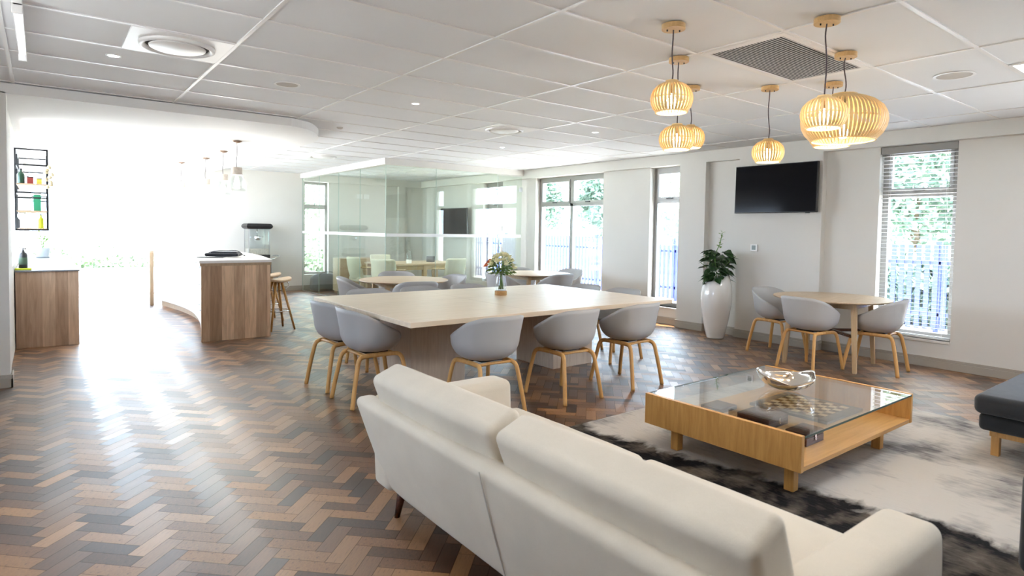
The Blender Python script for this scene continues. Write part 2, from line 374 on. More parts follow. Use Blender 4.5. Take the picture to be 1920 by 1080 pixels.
def add_tube(bm, pts, rad, seg=8, closed=False, cap=True, flat=None):
    """rad: radius or list; flat=(a, b) gives an oval section a wide, b thick with b along the bend plane normal"""
    pts = [Vector(p) for p in pts]; n = len(pts); t = bmesh.new(); rings = []
    up = None
    for i, p in enumerate(pts):
        if closed: d = pts[(i+1) % n]-pts[i-1]
        else: d = pts[min(i+1, n-1)]-pts[max(i-1, 0)]
        d.normalize()
        if up is None:
            up = Vector((0, 0, 1)) if abs(d.z) < .9 else Vector((1, 0, 0))
        a = d.cross(up); 
        if a.length < 1e-6: a = d.cross(Vector((0, 1, 0)))
        a.normalize(); b = a.cross(d).normalized(); up = b
        r = rad[i] if isinstance(rad, (list, tuple)) else rad
        ra, rb = (r*flat[0], r*flat[1]) if flat else (r, r)
        rings.append([t.verts.new(p+a*ra*math.cos(2*PI*k/seg)+b*rb*math.sin(2*PI*k/seg)) for k in range(seg)])
    prs = list(zip(rings, rings[1:])) + ([(rings[-1], rings[0])] if closed else [])
    for a, b in prs:
        for k in range(seg): t.faces.new((a[k], a[(k+1) % seg], b[(k+1) % seg], b[k]))
    if cap and not closed: t.faces.new(rings[0][::-1]); t.faces.new(rings[-1])
    bmesh.ops.recalc_face_normals(t, faces=t.faces)
    merge(bm, t); return bm
def tube(*a, **k): return add_tube(bmesh.new(), *a, **k)
def curve_pts(pts, n=6):
    """Catmull-Rom through pts"""
    P = [Vector(p) for p in pts]; out = []
    for i in range(len(P)-1):
        p0 = P[max(i-1, 0)]; p1 = P[i]; p2 = P[i+1]; p3 = P[min(i+2, len(P)-1)]
        for k in range(n):
            t = k/n
            out.append(.5*((2*p1)+(p2-p0)*t+(2*p0-5*p1+4*p2-p3)*t*t+(3*p1-p0-3*p2+p3)*t**3))
    out.append(P[-1]); return out
def prism(poly, z0, z1, bm=None):
    t = bmesh.new()
    a = [t.verts.new((x, y, z0)) for x, y in poly]; b = [t.verts.new((x, y, z1)) for x, y in poly]
    t.faces.new(a[::-1]); t.faces.new(b)
    for i in range(len(poly)): j = (i+1) % len(poly); t.faces.new((a[i], a[j], b[j], b[i]))
    bmesh.ops.recalc_face_normals(t, faces=t.faces)
    if bm is None: return t
    merge(bm, t); return bm
def wall_x(bm, x0, x1, y0, y1, z0, z1, holes):
    """wall slab lying along y with rectangular holes (ya, yb, za, zb)"""
    ys = sorted({y0, y1, *[h[0] for h in holes], *[h[1] for h in holes]})
    for ya, yb in zip(ys, ys[1:]):
        hs = sorted([h for h in holes if h[0] <= ya+1e-6 and h[1] >= yb-1e-6], key=lambda h: h[2]); z = z0
        for h in hs:
            if h[2] > z+1e-6: add_box(bm, x0, x1, ya, yb, z, h[2])
            z = h[3]
        if z < z1-1e-6: add_box(bm, x0, x1, ya, yb, z, z1)
    return bm
def wall_y(bm, y0, y1, x0, x1, z0, z1, holes):
    xs = sorted({x0, x1, *[h[0] for h in holes], *[h[1] for h in holes]})
    for xa, xb in zip(xs, xs[1:]):
        hs = sorted([h for h in holes if h[0] <= xa+1e-6 and h[1] >= xb-1e-6], key=lambda h: h[2]); z = z0
        for h in hs:
            if h[2] > z+1e-6: add_box(bm, xa, xb, y0, y1, z, h[2])
            z = h[3]
        if z < z1-1e-6: add_box(bm, xa, xb, y0, y1, z, z1)
    return bm

# ---------------------------------------------------------------- room shell
CH = 2.604          # tiled ceiling
SL = 2.510          # lower kitchen slab
XW = 7.66           # face of the window wall
XL, YB = -1.7, -2.6
YF = 13.63
# floor: herringbone blocks 233 x 78 mm at 45 degrees to the walls
def build_floor():
    w_, n3 = .0777, 3
    verts, faces, uvs, cols = [], [], [], []
    s2 = math.sqrt(.5)
    x0, x1, y0, y1 = XL-.1, XW+.1, YB-.1, 14.4
    g = .0009
    N = int(20/w_)
    rnd = random.Random(3)
    for i in range(-40, N+40):
        for j in range(-N, N):
            k = (i-j) % 6
            if k == 0: a, b, c, d, ori = i, i+3, j, j+1, 0
            elif k == 5: a, b, c, d, ori = i, i+1, j, j+3, 1
            else: continue
            cu, cv = (a+b)/2*w_, (c+d)/2*w_
            cx, cy = (cu-cv)*s2, (cu+cv)*s2
            if not (x0-.1 < cx < x1+.1 and y0-.1 < cy < y1+.1): continue
            base = len(verts); q = [(a*w_+g, c*w_+g), (b*w_-g, c*w_+g), (b*w_-g, d*w_-g), (a*w_+g, d*w_-g)]
            for (u, v) in q: verts.append(((u-v)*s2, (u+v)*s2, 0))
            faces.append((base, base+1, base+2, base+3))
            o1, o2 = rnd.random()*40, rnd.random()*40
            L = .233; W = .0777
            uvs += [(o1, o2), (o1+L, o2), (o1+L, o2+W), (o1, o2+W)] if ori == 0 else [(o1, o2), (o1, o2+W), (o1+L, o2+W), (o1+L, o2)]
            t = rnd.random(); t = t**1.0; gl = (rnd.random()*.5 + (.5 if ori else 0))
            cols += [(t, gl, 0, 1)]*4
    me = bpy.data.meshes.new('floor'); me.from_pydata(verts, [], faces)
    uvl = me.uv_layers.new(name='UVMap'); ca = me.color_attributes.new('tone', 'FLOAT_COLOR', 'CORNER')
    flat = [c for uv in uvs for c in uv]; uvl.data.foreach_set('uv', flat)
    ca.data.foreach_set('color', [c for q in cols for c in q])
    me.materials.append(M['floor'])
    o = bpy.data.objects.new('floor', me); C.objects.link(o); o['kind'] = 'structure'
    sb = struct('floor_base', bx(XL-.2, XW+.25, YB-.2, 14.45, -.15, -.0012), plain('floor_joint', (.02, .012, .008), .7))
build_floor()

# ceiling
struct('ceiling', bx(XL-.2, XW+.3, YB-.2, YF+.2, CH, CH+.15), 'tile')
g = bmesh.new()
for i in range(-2, 8):
    x = -.172+1.2*i
    if XL < x < XW: add_box(g, x-.0115, x+.0115, YB, YF, CH-.007, CH+.001)
for j in range(-12, 18):
    y = 3.676+.6*j
    if YB < y < YF: add_box(g, XL, XW, y-.0115, y+.0115, CH-.006, CH+.001)
struct('trim_1', g, 'tbar')
# lower kitchen slab with rounded front corner
poly = [(-1.7, 6.73), (2.16, 6.73)]
for p in curve_pts([(2.16, 6.73), (2.40, 6.86), (2.62, 7.20), (2.76, 7.60), (2.80, 7.95)], 5): poly.append((p.x, p.y))
poly += [(2.80, YF), (2.15, YF), (2.15, 14.42), (-.42, 14.42), (-.42, 6.9), (-1.7, 6.9)]
struct('ceiling_kitchen', prism(poly, SL, CH-.008), 'soffit')

# window wall (right)
BH = 2.44
W4 = (2.235, 2.990, .30, BH); W2 = (5.715, 6.335, .265, BH); W1 = (7.355, 9.165, .27, BH); W3 = (10.24, 10.95, .30, BH)
b = bmesh.new()
wall_x(b, XW, XW+.26, YB-.2, YF+.25, 0, CH, [W4, W2, W1, W3, (-1.6, .2, .3, BH)])
struct('wall_right', b, 'wall')
b = bmesh.new(); add_box(b, 7.56, XW+.01, YB, YF, BH, CH-.002); struct('trim_2', b, 'wall')     # bulkhead along the wall
struct('wall_pier', bx(7.56, XW+.01, 3.59, 4.72, 0, BH+.001), 'wall')
b = bmesh.new(); add_box(b, 7.56, XW+.01, 5.25, 5.70, 0, BH+.001); struct('wall_pier.001', b, 'wall')
def skirting(name, segs):
    b = bmesh.new()
    for (xa, xb, ya, yb) in segs:
        add_box(b, xa, xb, ya, yb, 0, .082, bev=.003, seg=1)
        dx = .004 if xb-xa < yb-ya else 0; dy = .004 if dx == 0 else 0
        add_box(b, xa+dx, xb, ya+dy, yb, .082, .112, bev=.003, seg=1)
    struct(name, b, 'skirt')
skirting('baseboard_right', [(7.642, 7.662, YB, 3.572), (7.542, 7.562, 3.572, 4.738), (7.542, 7.562, 5.232, 5.718), (7.642, 7.662, 5.718, 9.40), (7.642, 7.662, 4.738, 5.232), (7.642, 7.662, 9.5, YF),
                            (7.562, 7.66, 3.572, 3.592), (7.562, 7.66, 4.718, 4.738), (7.562, 7.66, 5.232, 5.252), (7.562, 7.66, 5.698, 5.718)])
# far wall with the end window, kitchen return and doorway wall
b = bmesh.new(); WB = (4.66, 5.22, .35, BH)
wall_y(b, YF, YF+.25, 2.15, XW+.26, 0, CH, [WB])
struct('wall_far', b, 'wall')
b = bmesh.new(); add_box(b, 4.63, XW, YF-.10, YF+.01, BH, CH-.002); struct('trim_3', b, 'wall')
b = bmesh.new(); add_box(b, 2.15, 2.20, YF+.2, 14.5, 0, CH); struct('wall_return', b, 'wall')
struct('wall_pier.002', bx(6.95, 7.12, YF-.09, YF+.01, 0, BH+.001), 'wall')
skirting('baseboard_far', [(2.15, 4.62, YF-.02, YF), (4.65, 6.95, YF-.02, YF)])
# kitchen wall and left pier
b = bmesh.new(); wall_x(b, -.42, -.245, 6.95, 14.45, 0, CH, [(8.3, 14.1, .95, 2.42)]); struct('wall_kitchen', b, 'wall')
b = bmesh.new()
for y in (8.3, 9.4, 10.5, 11.7, 12.9, 14.05): add_box(b, -.36, -.31, y, y+.05, .95, 2.42)
add_box(b, -.36, -.31, 8.3, 14.1, .95, 1.0); add_box(b, -.36, -.31, 8.3, 14.1, 2.37, 2.42); struct('window_7', b, 'white')
struct('wall_front', bx(XL-.2, -.222, 6.73, 6.96, 0, SL+.01), 'wall')
skirting('baseboard_front', [(XL, -.205, 6.712, 6.732), (-.222, -.205, 6.712, 6.95)])
# kitchen top beam over sliding doors
b = bmesh.new(); wall_y(b, 14.3, 14.45, -.42, 2.2, 0, CH+.1, [(-.22, 2.10, 0.0, 2.40)]); struct('wall_sliding', b, 'wall')
struct('ceiling_kitchen.001', bx(-.45, 2.3, YF+.2, 14.5, SL+.05, CH+.12), 'soffit')
# unseen side and back of the room, the left opening added to let fill daylight in
b = bmesh.new(); wall_y(b, YB-.2, YB, XL-.2, XW+.26, 0, CH, []); struct('wall_back', b, 'wall')
b = bmesh.new(); wall_x(b, XL-.2, XL, YB-.2, 6.8, 0, CH, [(2.7, 3.9, .9, 2.1)]); struct('wall_left', b, 'wall')

# windows ---------------------------------------------------------------
def window_x(name, ya, yb, za, zb, mull=(), tr=(1.885, 2.05), x=7.77, handles=True):
    """aluminium window in the right wall: fixed pane below, top hung sash above"""
    r = bpy.data.objects.new(name, None); C.objects.link(r); r['kind'] = 'structure'
    b = bmesh.new(); f = .062; xa, xb = x, x+.06
    add_box(b, xa, xb, ya, ya+f, za, zb); add_box(b, xa, xb, yb-f, yb, za, zb)
    add_box(b, xa, xb, ya+f, yb-f, za, za+f); add_box(b, xa, xb, ya+f, yb-f, zb-f, zb)
    add_box(b, xa, xb, ya+f, yb-f, tr[0], tr[0]+.05)
    for m in mull: add_box(b, xa, xb, m-f*.6, m+f*.6, za+f, zb-f)
    obj('window_frame', b, 'frame', r)
    ed = [ya+f]+[v for m in mull for v in (m-f*.6, m+f*.6)]+[yb-f]
    for k in range(0, len(ed), 2):
        e0, e1 = ed[k], ed[k+1]; s = .035; z0, z1 = tr[0]+.05, zb-f
        sb = bmesh.new(); xs, xe = x-.014, x+.03
        add_box(sb, xs, xe, e0, e0+s, z0, z1); add_box(sb, xs, xe, e1-s, e1, z0, z1); add_box(sb, xs, xe, e0+s, e1-s, z0, z0+s+.01); add_box(sb, xs, xe, e0+s, e1-s, z1-s, z1)
        sh = obj('window_sash', sb, 'frame', r)
        hb = bmesh.new(); c = (e0+e1)/2; add_box(hb, xs-.025, xs, c-.055, c+.055, z0+.012, z0+.03, bev=.004); obj('handle', hb, 'black', sh)
        obj('pane', bx(x+.01, x+.016, e0+s, e1-s, z0+s, z1-s), 'pane', r)
        obj('pane', bx(x+.025, x+.031, e0, e1, za+f, tr[0]), 'pane', r)
    sl = bmesh.new(); add_box(sl, XW-.012, x+.07, ya, yb, za-.03, za, bev=.004); obj('window_sill', sl, 'wall', r)
    return r
window_x('window_1', *W1, mull=((W1[0]+W1[1])/2,))
window_x('window_2', *W2)
window_x('window_3', *W3)
window_x('window_4', *W4, tr=(1.87, 2.0))
r = bpy.data.objects.new('window_5', None); C.objects.link(r); r['kind'] = 'structure'
b = bmesh.new(); xa, xb, za, zb = WB; y0, y1 = YF+.11, YF+.17; f = .05
add_box(b, xa, xa+f, y0, y1, za, zb); add_box(b, xb-f, xb, y0, y1, za, zb); add_box(b, xa, xb, y0, y1, za, za+f); add_box(b, xa, xb, y0, y1, zb-.06, zb); add_box(b, xa, xb, y0, y1, 1.83, 1.93)
obj('window_frame', b, 'frame', r)
b = bmesh.new(); add_box(b, 4.92, 4.93, y0-.03, y0, 1.89, 1.97); obj('handle', b, 'black', r)
obj('pane', bx(xa+f, xb-f, y0+.02, y0+.026, za+f, 1.83), 'pane', r); obj('pane', bx(xa+f, xb-f, y0+.02, y0+.026, 1.93, zb-.06), 'pane', r)
# kitchen sliding doors
r = bpy.data.objects.new('door_1', None); C.objects.link(r); r['kind'] = 'structure'
b = bmesh.new(); f = .05
add_box(b, -.22, 2.10, 14.33, 14.42, 2.34, 2.40); add_box(b, -.22, 2.10, 14.33, 14.42, 0, .03)
for x in (-.22, .55, 1.32, 2.05): add_box(b, x, x+f, 14.34, 14.41, .03, 2.34)
obj('door_frame', b, 'white', r)
for x0_, x1_ in ((-.17, .55), (.60, 1.32), (1.37, 2.05)): obj('pane', bx(x0_, x1_, 14.37, 14.376, .03, 2.34), 'pane', r)
# simple frames for added windows behind the camera, none drawn
for k, (xa, xb) in enumerate(()):
    b = bmesh.new(); ym = YB-.12
    for x in (xa, (xa+xb)/2-.025, xb-.05): add_box(b, x, x+.05, ym, ym+.05, .9, 2.35)
    add_box(b, xa, xb, ym, ym+.05, .9, .95); add_box(b, xa, xb, ym, ym+.05, 2.3, 2.35)
    struct('window_%d' % (6+k), b, 'frame')

# glazed meeting room ---------------------------------------------------
GY, GX = 9.42, 4.57
b = bmesh.new(); add_box(b, GX, 7.56, GY, GY+.12, 2.495, CH-.002); add_box(b, GX, GX+.12, GY+.12, YF, 2.495, CH-.002); struct('trim_4', b, 'wall')
gp = thing('glass_partition', 'frameless greenish glass partition with white stripe enclosing the meeting room', 'glass partition', (0, 0, 0))
def gpane(parent, x0, x1, y0, y1, z0=.006, z1=2.495):
    o = obj('glass_pane', bx(x0, x1, y0, y1, z0, z1), 'part', parent)
    ed = bmesh.new()
    if x1-x0 > y1-y0: add_box(ed, x0, x0+.003, y0-.0005, y1+.0005, z0, z1)
    else: add_box(ed, x0-.0005, x1+.0005, y1-.003, y1, z0, z1)
    obj('glass_edge', ed, 'gedge', o); return o
for x0_, x1_ in ((4.615, 5.59), (5.595, 6.945)): gpane(gp, x0_, x1_, GY+.05, GY+.06)
for y0_, y1_ in ((GY+.06, 10.53), (10.535, 11.55), (11.555, 12.6), (12.605, YF-.01)): gpane(gp, 4.615, 4.625, y0_, y1_)
b = bmesh.new(); add_box(b, 4.63, 6.94, GY+.047, GY+.049, 1.278, 1.333); obj('glass_stripe', b, 'film', gp)
b = bmesh.new(); add_box(b, 4.612, 4.614, GY+.06, YF-.01, 1.278, 1.333); obj('glass_stripe', b, 'film', gp)
b = bmesh.new(); add_box(b, 4.605, 6.945, GY+.04, GY+.07, 0, .012); add_box(b, 4.605, 4.635, GY+.07, YF, 0, .012); obj('floor_channel', b, 'steel', gp)
gd = thing('glass_door', 'frameless glass door with long steel handle beside the window wall', 'door', (0, 0, 0))
gpane(gd, 6.96, 7.55, GY+.05, GY+.06, .01, 2.47)
b = bmesh.new(); add_box(b, 6.965, 7.545, GY+.047, GY+.049, 1.278, 1.333); obj('glass_stripe', b, 'film', gd)
b = bmesh.new()
for yy in (GY-.0, GY+.11): add_tube(b, [(7.04, yy, .98), (7.04, yy, 1.50)], .011, 10)
for zz in (1.08, 1.42): add_tube(b, [(7.04, GY, zz), (7.04, GY+.11, zz)], .007, 8)
obj('handle', b, 'steel', gd, smooth=True)
for zz in (.25, 2.18):
    obj('hinge', bx(7.49, 7.558, GY+.04, GY+.07, zz, zz+.09, bev=.003), 'steel', gd)

# ---------------------------------------------------------------- chairs
def shell_mesh():
    bm = bmesh.new(); NA = 72
    def rimh(a):
        d = abs(a)
        pts = ((0, .775), (35, .772), (60, .735), (85, .665), (108, .615), (124, .590), (133, .560), (142, .500), (152, .455), (180, .446))
        for (a0, h0), (a1, h1) in zip(pts, pts[1:]):
            if d <= a1:
                t = (d-a0)/(a1-a0); t = t*t*(3-2*t) if a1 in (142,) else t
                return h0+(h1-h0)*t
        return pts[-1][1]
    rows = []
    for i in range(NA):
        a = -180+360*i/NA; ar = R(a); h = sum(rimh(max(-180, min(180, a+k))) for k in (-8, -4, 0, 4, 8))/5
        e = 2.35; sx, cy = math.sin(ar), -math.cos(ar)
        q = (abs(sx)**e+abs(cy)**e)**(-1/e); X, Y = .292*sx*q, (.262 if cy < 0 else .25)*cy*q
        col = []
        for f in (.14, .28, .42): col.append((f, .421+.002*(f/.42)))
        zs = []
        for k in range(1, 9):
            th = k/8*PI/2; zs.append((.42+.49*math.sin(th), .423+.155*(1-math.cos(th))))
        zs.append((.945, .65)); zs.append((.975, .72)); zs.append((1.0, .775))
        prev = (.42, .423); out = []
        for k, (f, z) in enumerate(zs):
            if z > h:
                t = (h-prev[1])/(z-prev[1]); pf = prev[0]+(f-prev[0])*t; out += [(pf, h)]*(len(zs)-k); break
            out.append((f, z)); prev = (f, z)
        # spread the wall rows evenly up to the rim so the quads stay tidy
        tot = [(.42, .423)]+out
        uniq = [tot[0]]+[p for p, q_ in zip(tot[1:], tot[:-1]) if p != q_]
        L = [0]
        for p, q_ in zip(uniq, uniq[1:]): L.append(L[-1]+math.hypot((p[0]-q_[0])*.27, p[1]-q_[1]))
        res = []
        for k in range(1, 13):
            d = L[-1]*k/12
            for m_ in range(1, len(L)):
                if L[m_] >= d-1e-9:
                    t = (d-L[m_-1])/(L[m_]-L[m_-1]+1e-12); res.append((uniq[m_-1][0]+(uniq[m_][0]-uniq[m_-1][0])*t, uniq[m_-1][1]+(uniq[m_][1]-uniq[m_-1][1])*t)); break
        col += res
        rows.append([bm.verts.new((X*f, Y*f - (.012 if cy < 0 else 0)*max(0, (z-.6)/.17), z)) for f, z in col])
    c = bm.verts.new((0, 0, .420))
    for i in range(NA):
        a, b = rows[i], rows[(i+1) % NA]
        bm.faces.new((c, a[0], b[0]))
        for k in range(len(a)-1): bm.faces.new((a[k], a[k+1], b[k+1], b[k]))
    bmesh.ops.recalc_face_normals(bm, faces=bm.faces)
    return bm
def leg_path(sx, sy):
    return curve_pts([(sx*.212, sy*.256, 0), (sx*.197, sy*.232, .15), (sx*.180, sy*.203, .30), (sx*.172, sy*.186, .365), (sx*.163, sy*.158, .392), (sx*.158, sy*.10, .398), (sx*.156, 0, .399)], 5)
def make_chair(label, loc, rz, group):
    t = thing('tub_chair', label, 'chair', loc, rz, group)
    o = obj('seat_shell', shell_mesh(), 'shell', t, smooth=True)
    md = o.modifiers.new('solid', 'SOLIDIFY'); md.thickness = .009; md.offset = 0
    for sx in (-1, 1):
        for sy in (-1, 1):
            obj('leg', tube(leg_path(sx, sy), .0185, 10, flat=(1.0, .85)), 'oak', t, smooth=True)
    for sy in (-1, 1):
        obj('frame_rail', tube([(-.160, sy*.135, .396), (0, sy*.125, .398), (.160, sy*.135, .396)], .017, 8, flat=(1.1, .7)), 'oak', t, smooth=True)
    b = bmesh.new(); add_box(b, -.10, .10, -.10, .10, .405, .418, bev=.003); add_box(b, -.13, .13, -.02, .02, .408, .416); obj('seat_bracket', b, 'black', t)
    return t
ch0 = None
def chair(x, y, face, label, group):
    """face: heading in degrees, 0 = +x, 90 = +y"""
    global ch0
    if ch0 is None: ch0 = make_chair(label, (x, y, 0), R(face-90), group); return ch0
    return dup(ch0, (x, y, 0), R(face-90), label, group)
GB = 'grey tub chairs round the large table'
chair(2.155, 4.665, 0, 'grey tub chair at the large table left end, the nearer one to the sofa', GB)
chair(2.16, 5.27, 5, 'grey tub chair at the large table left end, leftmost of all chairs', GB)
chair(2.745, 3.875, 90, 'grey tub chair at the large table directly behind the cream sofa arm', GB)
chair(3.56, 3.845, 90, 'grey tub chair in the middle of the large table near side', GB)
chair(4.37, 3.85, 92, 'grey tub chair at the near right corner of the large table', GB)
chair(5.08, 4.69, 180, 'grey tub chair at the large table right end, half hidden behind corner chair', GB)
chair(5.08, 5.30, 180, 'grey tub chair at the large table far right, only its rim above the tabletop', GB)
chair(2.73, 5.81, 270, 'grey tub chair across the large table at its far left corner, rim only', GB)
chair(3.34, 5.81, 270, 'grey tub chair across the large table in front of the far round table', GB)
chair(3.98, 5.81, 270, 'grey tub chair across the large table just left of the flower vase', GB)
GW = 'grey tub chairs at the round table under the wall television'
chair(6.485, 3.15, -8, 'grey tub chair nearest the camera at the round table below the television, its back turned', GW)
chair(6.98, 3.79, 262, 'grey tub chair beside the white planter, left side of the round table', GW)
chair(6.97, 2.69, 97, 'grey tub chair in front of the blinds, right side of the round table', GW)
GG = 'grey tub chairs at the round table by the meeting room'
def ring(cx, cy, rim, grp):
    for (an, rd, l) in rim: chair(cx+math.cos(R(an))*rd, cy+math.sin(R(an))*rd, an+180, l, grp)
ring(3.85, 7.33, ((69, .86, 'grey tub chair on the far side of the round table near the glass room'), (156, .60, 'grey tub chair at the left of the round table near the glass room'),
                  (257, .52, 'grey tub chair, back to us, at the round table by the glass room'), (2, .66, 'grey tub chair at the right of the round table near the glass room')), GG)
ring(6.25, 7.50, ((70, .68, 'grey tub chair behind the round table by the double window'), (184, .62, 'grey tub chair left of the double window round table, beside the flower vase'),
                  (268, .52, 'grey tub chair with its back to us at the double window table'), (8, .80, 'grey tub chair against the double window at its round table')), 'grey tub chairs at the round table by the double window')

# ---------------------------------------------------------------- tables
def tapered(x0, y0, x1, y1, s0, s1, z0, z1):
    t = bmesh.new()
    a = [t.verts.new((x0+i*s0, y0+j*s0, z0)) for i, j in ((-1, -1), (1, -1), (1, 1), (-1, 1))]
    b = [t.verts.new((x1+i*s1, y1+j*s1, z1)) for i, j in ((-1, -1), (1, -1), (1, 1), (-1, 1))]
    t.faces.new(a[::-1]); t.faces.new(b)
    for i in range(4): j = (i+1) % 4; t.faces.new((a[i], a[j], b[j], b[i]))
    bmesh.ops.recalc_face_normals(t, faces=t.faces); bmesh.ops.bevel(t, geom=list(t.edges), offset=.004, segments=2, affect='EDGES')
    return t
def round_table(label, x, y, rz):
    t = thing('round_table', label, 'table', (x, y, 0), rz, 'round oak tables')
    rr_ = .59
    obj('tabletop', lathe([(.0, .716), (rr_-.03, .716), (rr_-.006, .724), (rr_, .731), (rr_-.002, .738), (rr_-.01, .74), (0, .74)], seg=72, cap0=False, cap1=False), 'oakround', t, autosmooth=35)
    for sx in (-1, 1):
        for sy in (-1, 1): obj('leg', tapered(sx*.352, sy*.352, sx*.315, sy*.315, .019, .027, 0, .716), 'oakleg', t)
    b = bmesh.new()
    for s in (-1, 1):
        add_box(b, -.29, .29, s*.315-.012, s*.315+.012, .655, .715); add_box(b, s*.315-.012, s*.315+.012, -.29, .29, .655, .715)
    obj('apron', b, 'oakleg', t)
    b = bmesh.new(); m1 = Matrix.Rotation(R(45), 4, 'Z'); m2 = Matrix.Rotation(R(-45), 4, 'Z')
    add_box(b, -.46, .46, -.018, .018, .36, .39, mat=m1); add_box(b, -.46, .46, -.018, .018, .361, .391, mat=m2); obj('stretcher', b, 'dwood', t)
    return t
T0 = round_table('round pale oak table below the wall television and beside the blinds', 6.904, 3.14, R(8))
dup(T0, (3.85, 7.33, 0), R(-10), 'round pale oak table with four chairs in front of the glass meeting room', 'round oak tables')
dup(T0, (6.25, 7.50, 0), R(-4), 'sunlit round pale oak table in front of the double window', 'round oak tables')

tb = thing('conference_table', 'large square whitewashed oak table on two block pedestals with chairs all round', 'table', (3.6, 4.9, 0))
b = bmesh.new(); add_box(b, -1.5, 1.5, -1.005, .975, .700, .740, bev=.003)
obj('tabletop', b, 'oaktable', tb)
b = bmesh.new()
for xx in (-.30, .42): add_box(b, xx-.0012, xx+.0012, -1.006, .976, .7385, .7403)
add_box(b, -1.5, 1.5, .16, .1624, .7385, .7403); obj('board_joint', b, 'oakped', tb)
for xx in (-1.10, .54): obj('pedestal', bx(xx, xx+.56, -.27, .34, 0, .70, bev=.004), 'oakped', tb)
b = bmesh.new(); add_box(b, -1.08, 1.08, -.40, -.33, .63, .70); add_box(b, -1.08, 1.08, .36, .43, .63, .70); obj('under_rail', b, 'oakped', tb)

# vase of flowers
vx, vy = 3.80, 5.09
v = thing('flower_vase', 'clear glass vase on a wooden ring standing on the large table', 'vase', (vx, vy, .741))
obj('wooden_base', lathe([(.0, 0), (.062, 0), (.064, .004), (.064, .042), (.060, .046), (0, .046)], seg=40, cap0=False, cap1=False), 'cork', v, autosmooth=35)
obj('glass_body', lathe([(.056, .046), (.060, .08), (.058, .12), (.050, .17), (.044, .21), (.046, .25), (.056, .275), (.053, .275), (.043, .25), (.041, .21), (.047, .17), (.055, .12), (.057, .08), (.053, .052), (0, .050)], seg=40, cap0=False, cap1=False), 'clear', v, smooth=True)
def leafquad(bm, base, d, L, W, curl=.2, rnd=random, lobes=0):
    d = d.normalized(); side = d.cross(Vector((0, 0, 1)))
    if side.length < .1: side = Vector((1, 0, 0))
    side.normalize(); a = rnd.uniform(-.7, .7); up = side.cross(d); side = side*math.cos(a)+up*math.sin(a); up = side.cross(d)
    N = 5; prof = (.05, .75, 1.0, .78, .02) if not lobes else (.08, .85, 1.0, .6, .03)
    prev = None
    for i in range(N):
        t = i/(N-1); c = base+d*L*t-up*curl*L*t*t; wv = side*W*.5*prof[i]
        row = [bm.verts.new(c-wv+up*W*.10*prof[i]), bm.verts.new(c), bm.verts.new(c+wv+up*W*.10*prof[i])]
        if prev:
            bm.faces.new((prev[0], prev[1], row[1], row[0])); bm.faces.new((prev[1], prev[2], row[2], row[1]))
        prev = row
fl = thing('flower_bunch', 'bunch of cream lilies with one orange bloom and green leaves in the glass vase', 'flowers', (vx, vy, .741))
rnd = random.Random(11); sb, lb, pb, ob, cb = bmesh.new(), bmesh.new(), bmesh.new(), bmesh.new(), bmesh.new()
heads = []
for k in range(20):
    a = k*2.4; rr_ = .125*math.sqrt((k+.5)/20); hx, hy = rr_*math.cos(a), rr_*math.sin(a); hz = .43-.9*rr_*rr_/.115-.03*rnd.random()
    heads.append(Vector((hx, hy, hz)))
    add_tube(sb, curve_pts([(-hx*.20+rnd.uniform(-.015, .015), -hy*.2, .06), (hx*.1, hy*.1, .22), (hx*.7, hy*.7, hz-.06), (hx, hy, hz)], 4), .0028, 5)
heads.append(Vector((-.105, .06, .34))); heads.append(Vector((-.13, .08, .30)))
for i, h in enumerate(heads):
    col = ob if i >= 20 else pb
    out = Vector((h.x, h.y, .12)).normalized()
    t1 = out.orthogonal().normalized(); t2 = out.cross(t1)
    for p in range(6):
        an = p*PI/3+i; d = (t1*math.cos(an)+t2*math.sin(an))*.9+out*.75
        leafquad(col, h, d, .058 if i < 20 else .040, .036, -.1, rnd)
for k in range(210):
    h = rnd.choice(heads[:20]); f_ = rnd.uniform(.0, 1); base = Vector((h.x*(.6+.4*f_), h.y*(.6+.4*f_), .22+(h.z-.24)*f_))
    leafquad(lb, base, Vector((h.x+rnd.uniform(-.05, .05), h.y+rnd.uniform(-.05, .05), rnd.uniform(-.02, .05))), rnd.uniform(.05, .085), .022, .3, rnd)
obj('stems', sb, 'stem', fl, smooth=True); obj('leaves', lb, 'leaf2', fl); obj('cream_blooms', pb, 'petal', fl); obj('orange_bloom', ob, 'orange', fl)

# ---------------------------------------------------------------- cream sofa
so = thing('sofa', 'cream fabric two-seat sofa with its back to the camera on the parquet', 'sofa', (1.65, 1.68, 0))
def W_(o, p): o.location = -Vector(p.location); return o
def shear(a, x_at, z_at):     # lean in x with height
    m = Matrix.Identity(4); m[0][2] = a; m[0][3] = -a*z_at; return m
bm_ = rbx(1.325, 1.445, .585, 2.785, .135, .605, r=.045, n=8, bulge=(.012, 0, 0), wob=.002)
for v_ in bm_.verts:
    z = v_.co.z; v_.co.x += -(z-.135)*.30
    # underside sweeps up towards both ends
    e_ = max(0, abs(v_.co.y-1.685)-.85)/.25
    if e_ > 0: v_.co.z += max(0, (.605-v_.co.z)/.47)*.10*min(1, e_)**2
W_(obj('backrest', bm_, 'sofa', so, smooth=True), so)
for y0_, y1_, sgn in ((2.615, 2.785, 1), (.585, .755, -1)):
    bm_ = rbx(1.30, 2.065, y0_, y1_, .145, .60, r=.04, n=6, bulge=(0, .008, .004), wob=.002)
    for v_ in bm_.verts:
        k = (v_.co.z-.145)/.455; v_.co.x += -(k)*.02
    W_(obj('armrest', bm_, 'sofa', so, smooth=True), so)
W_(obj('seat_base', rbx(1.36, 2.03, .70, 2.67, .14, .315, r=.025, n=6), 'sofa', so, smooth=True), so)
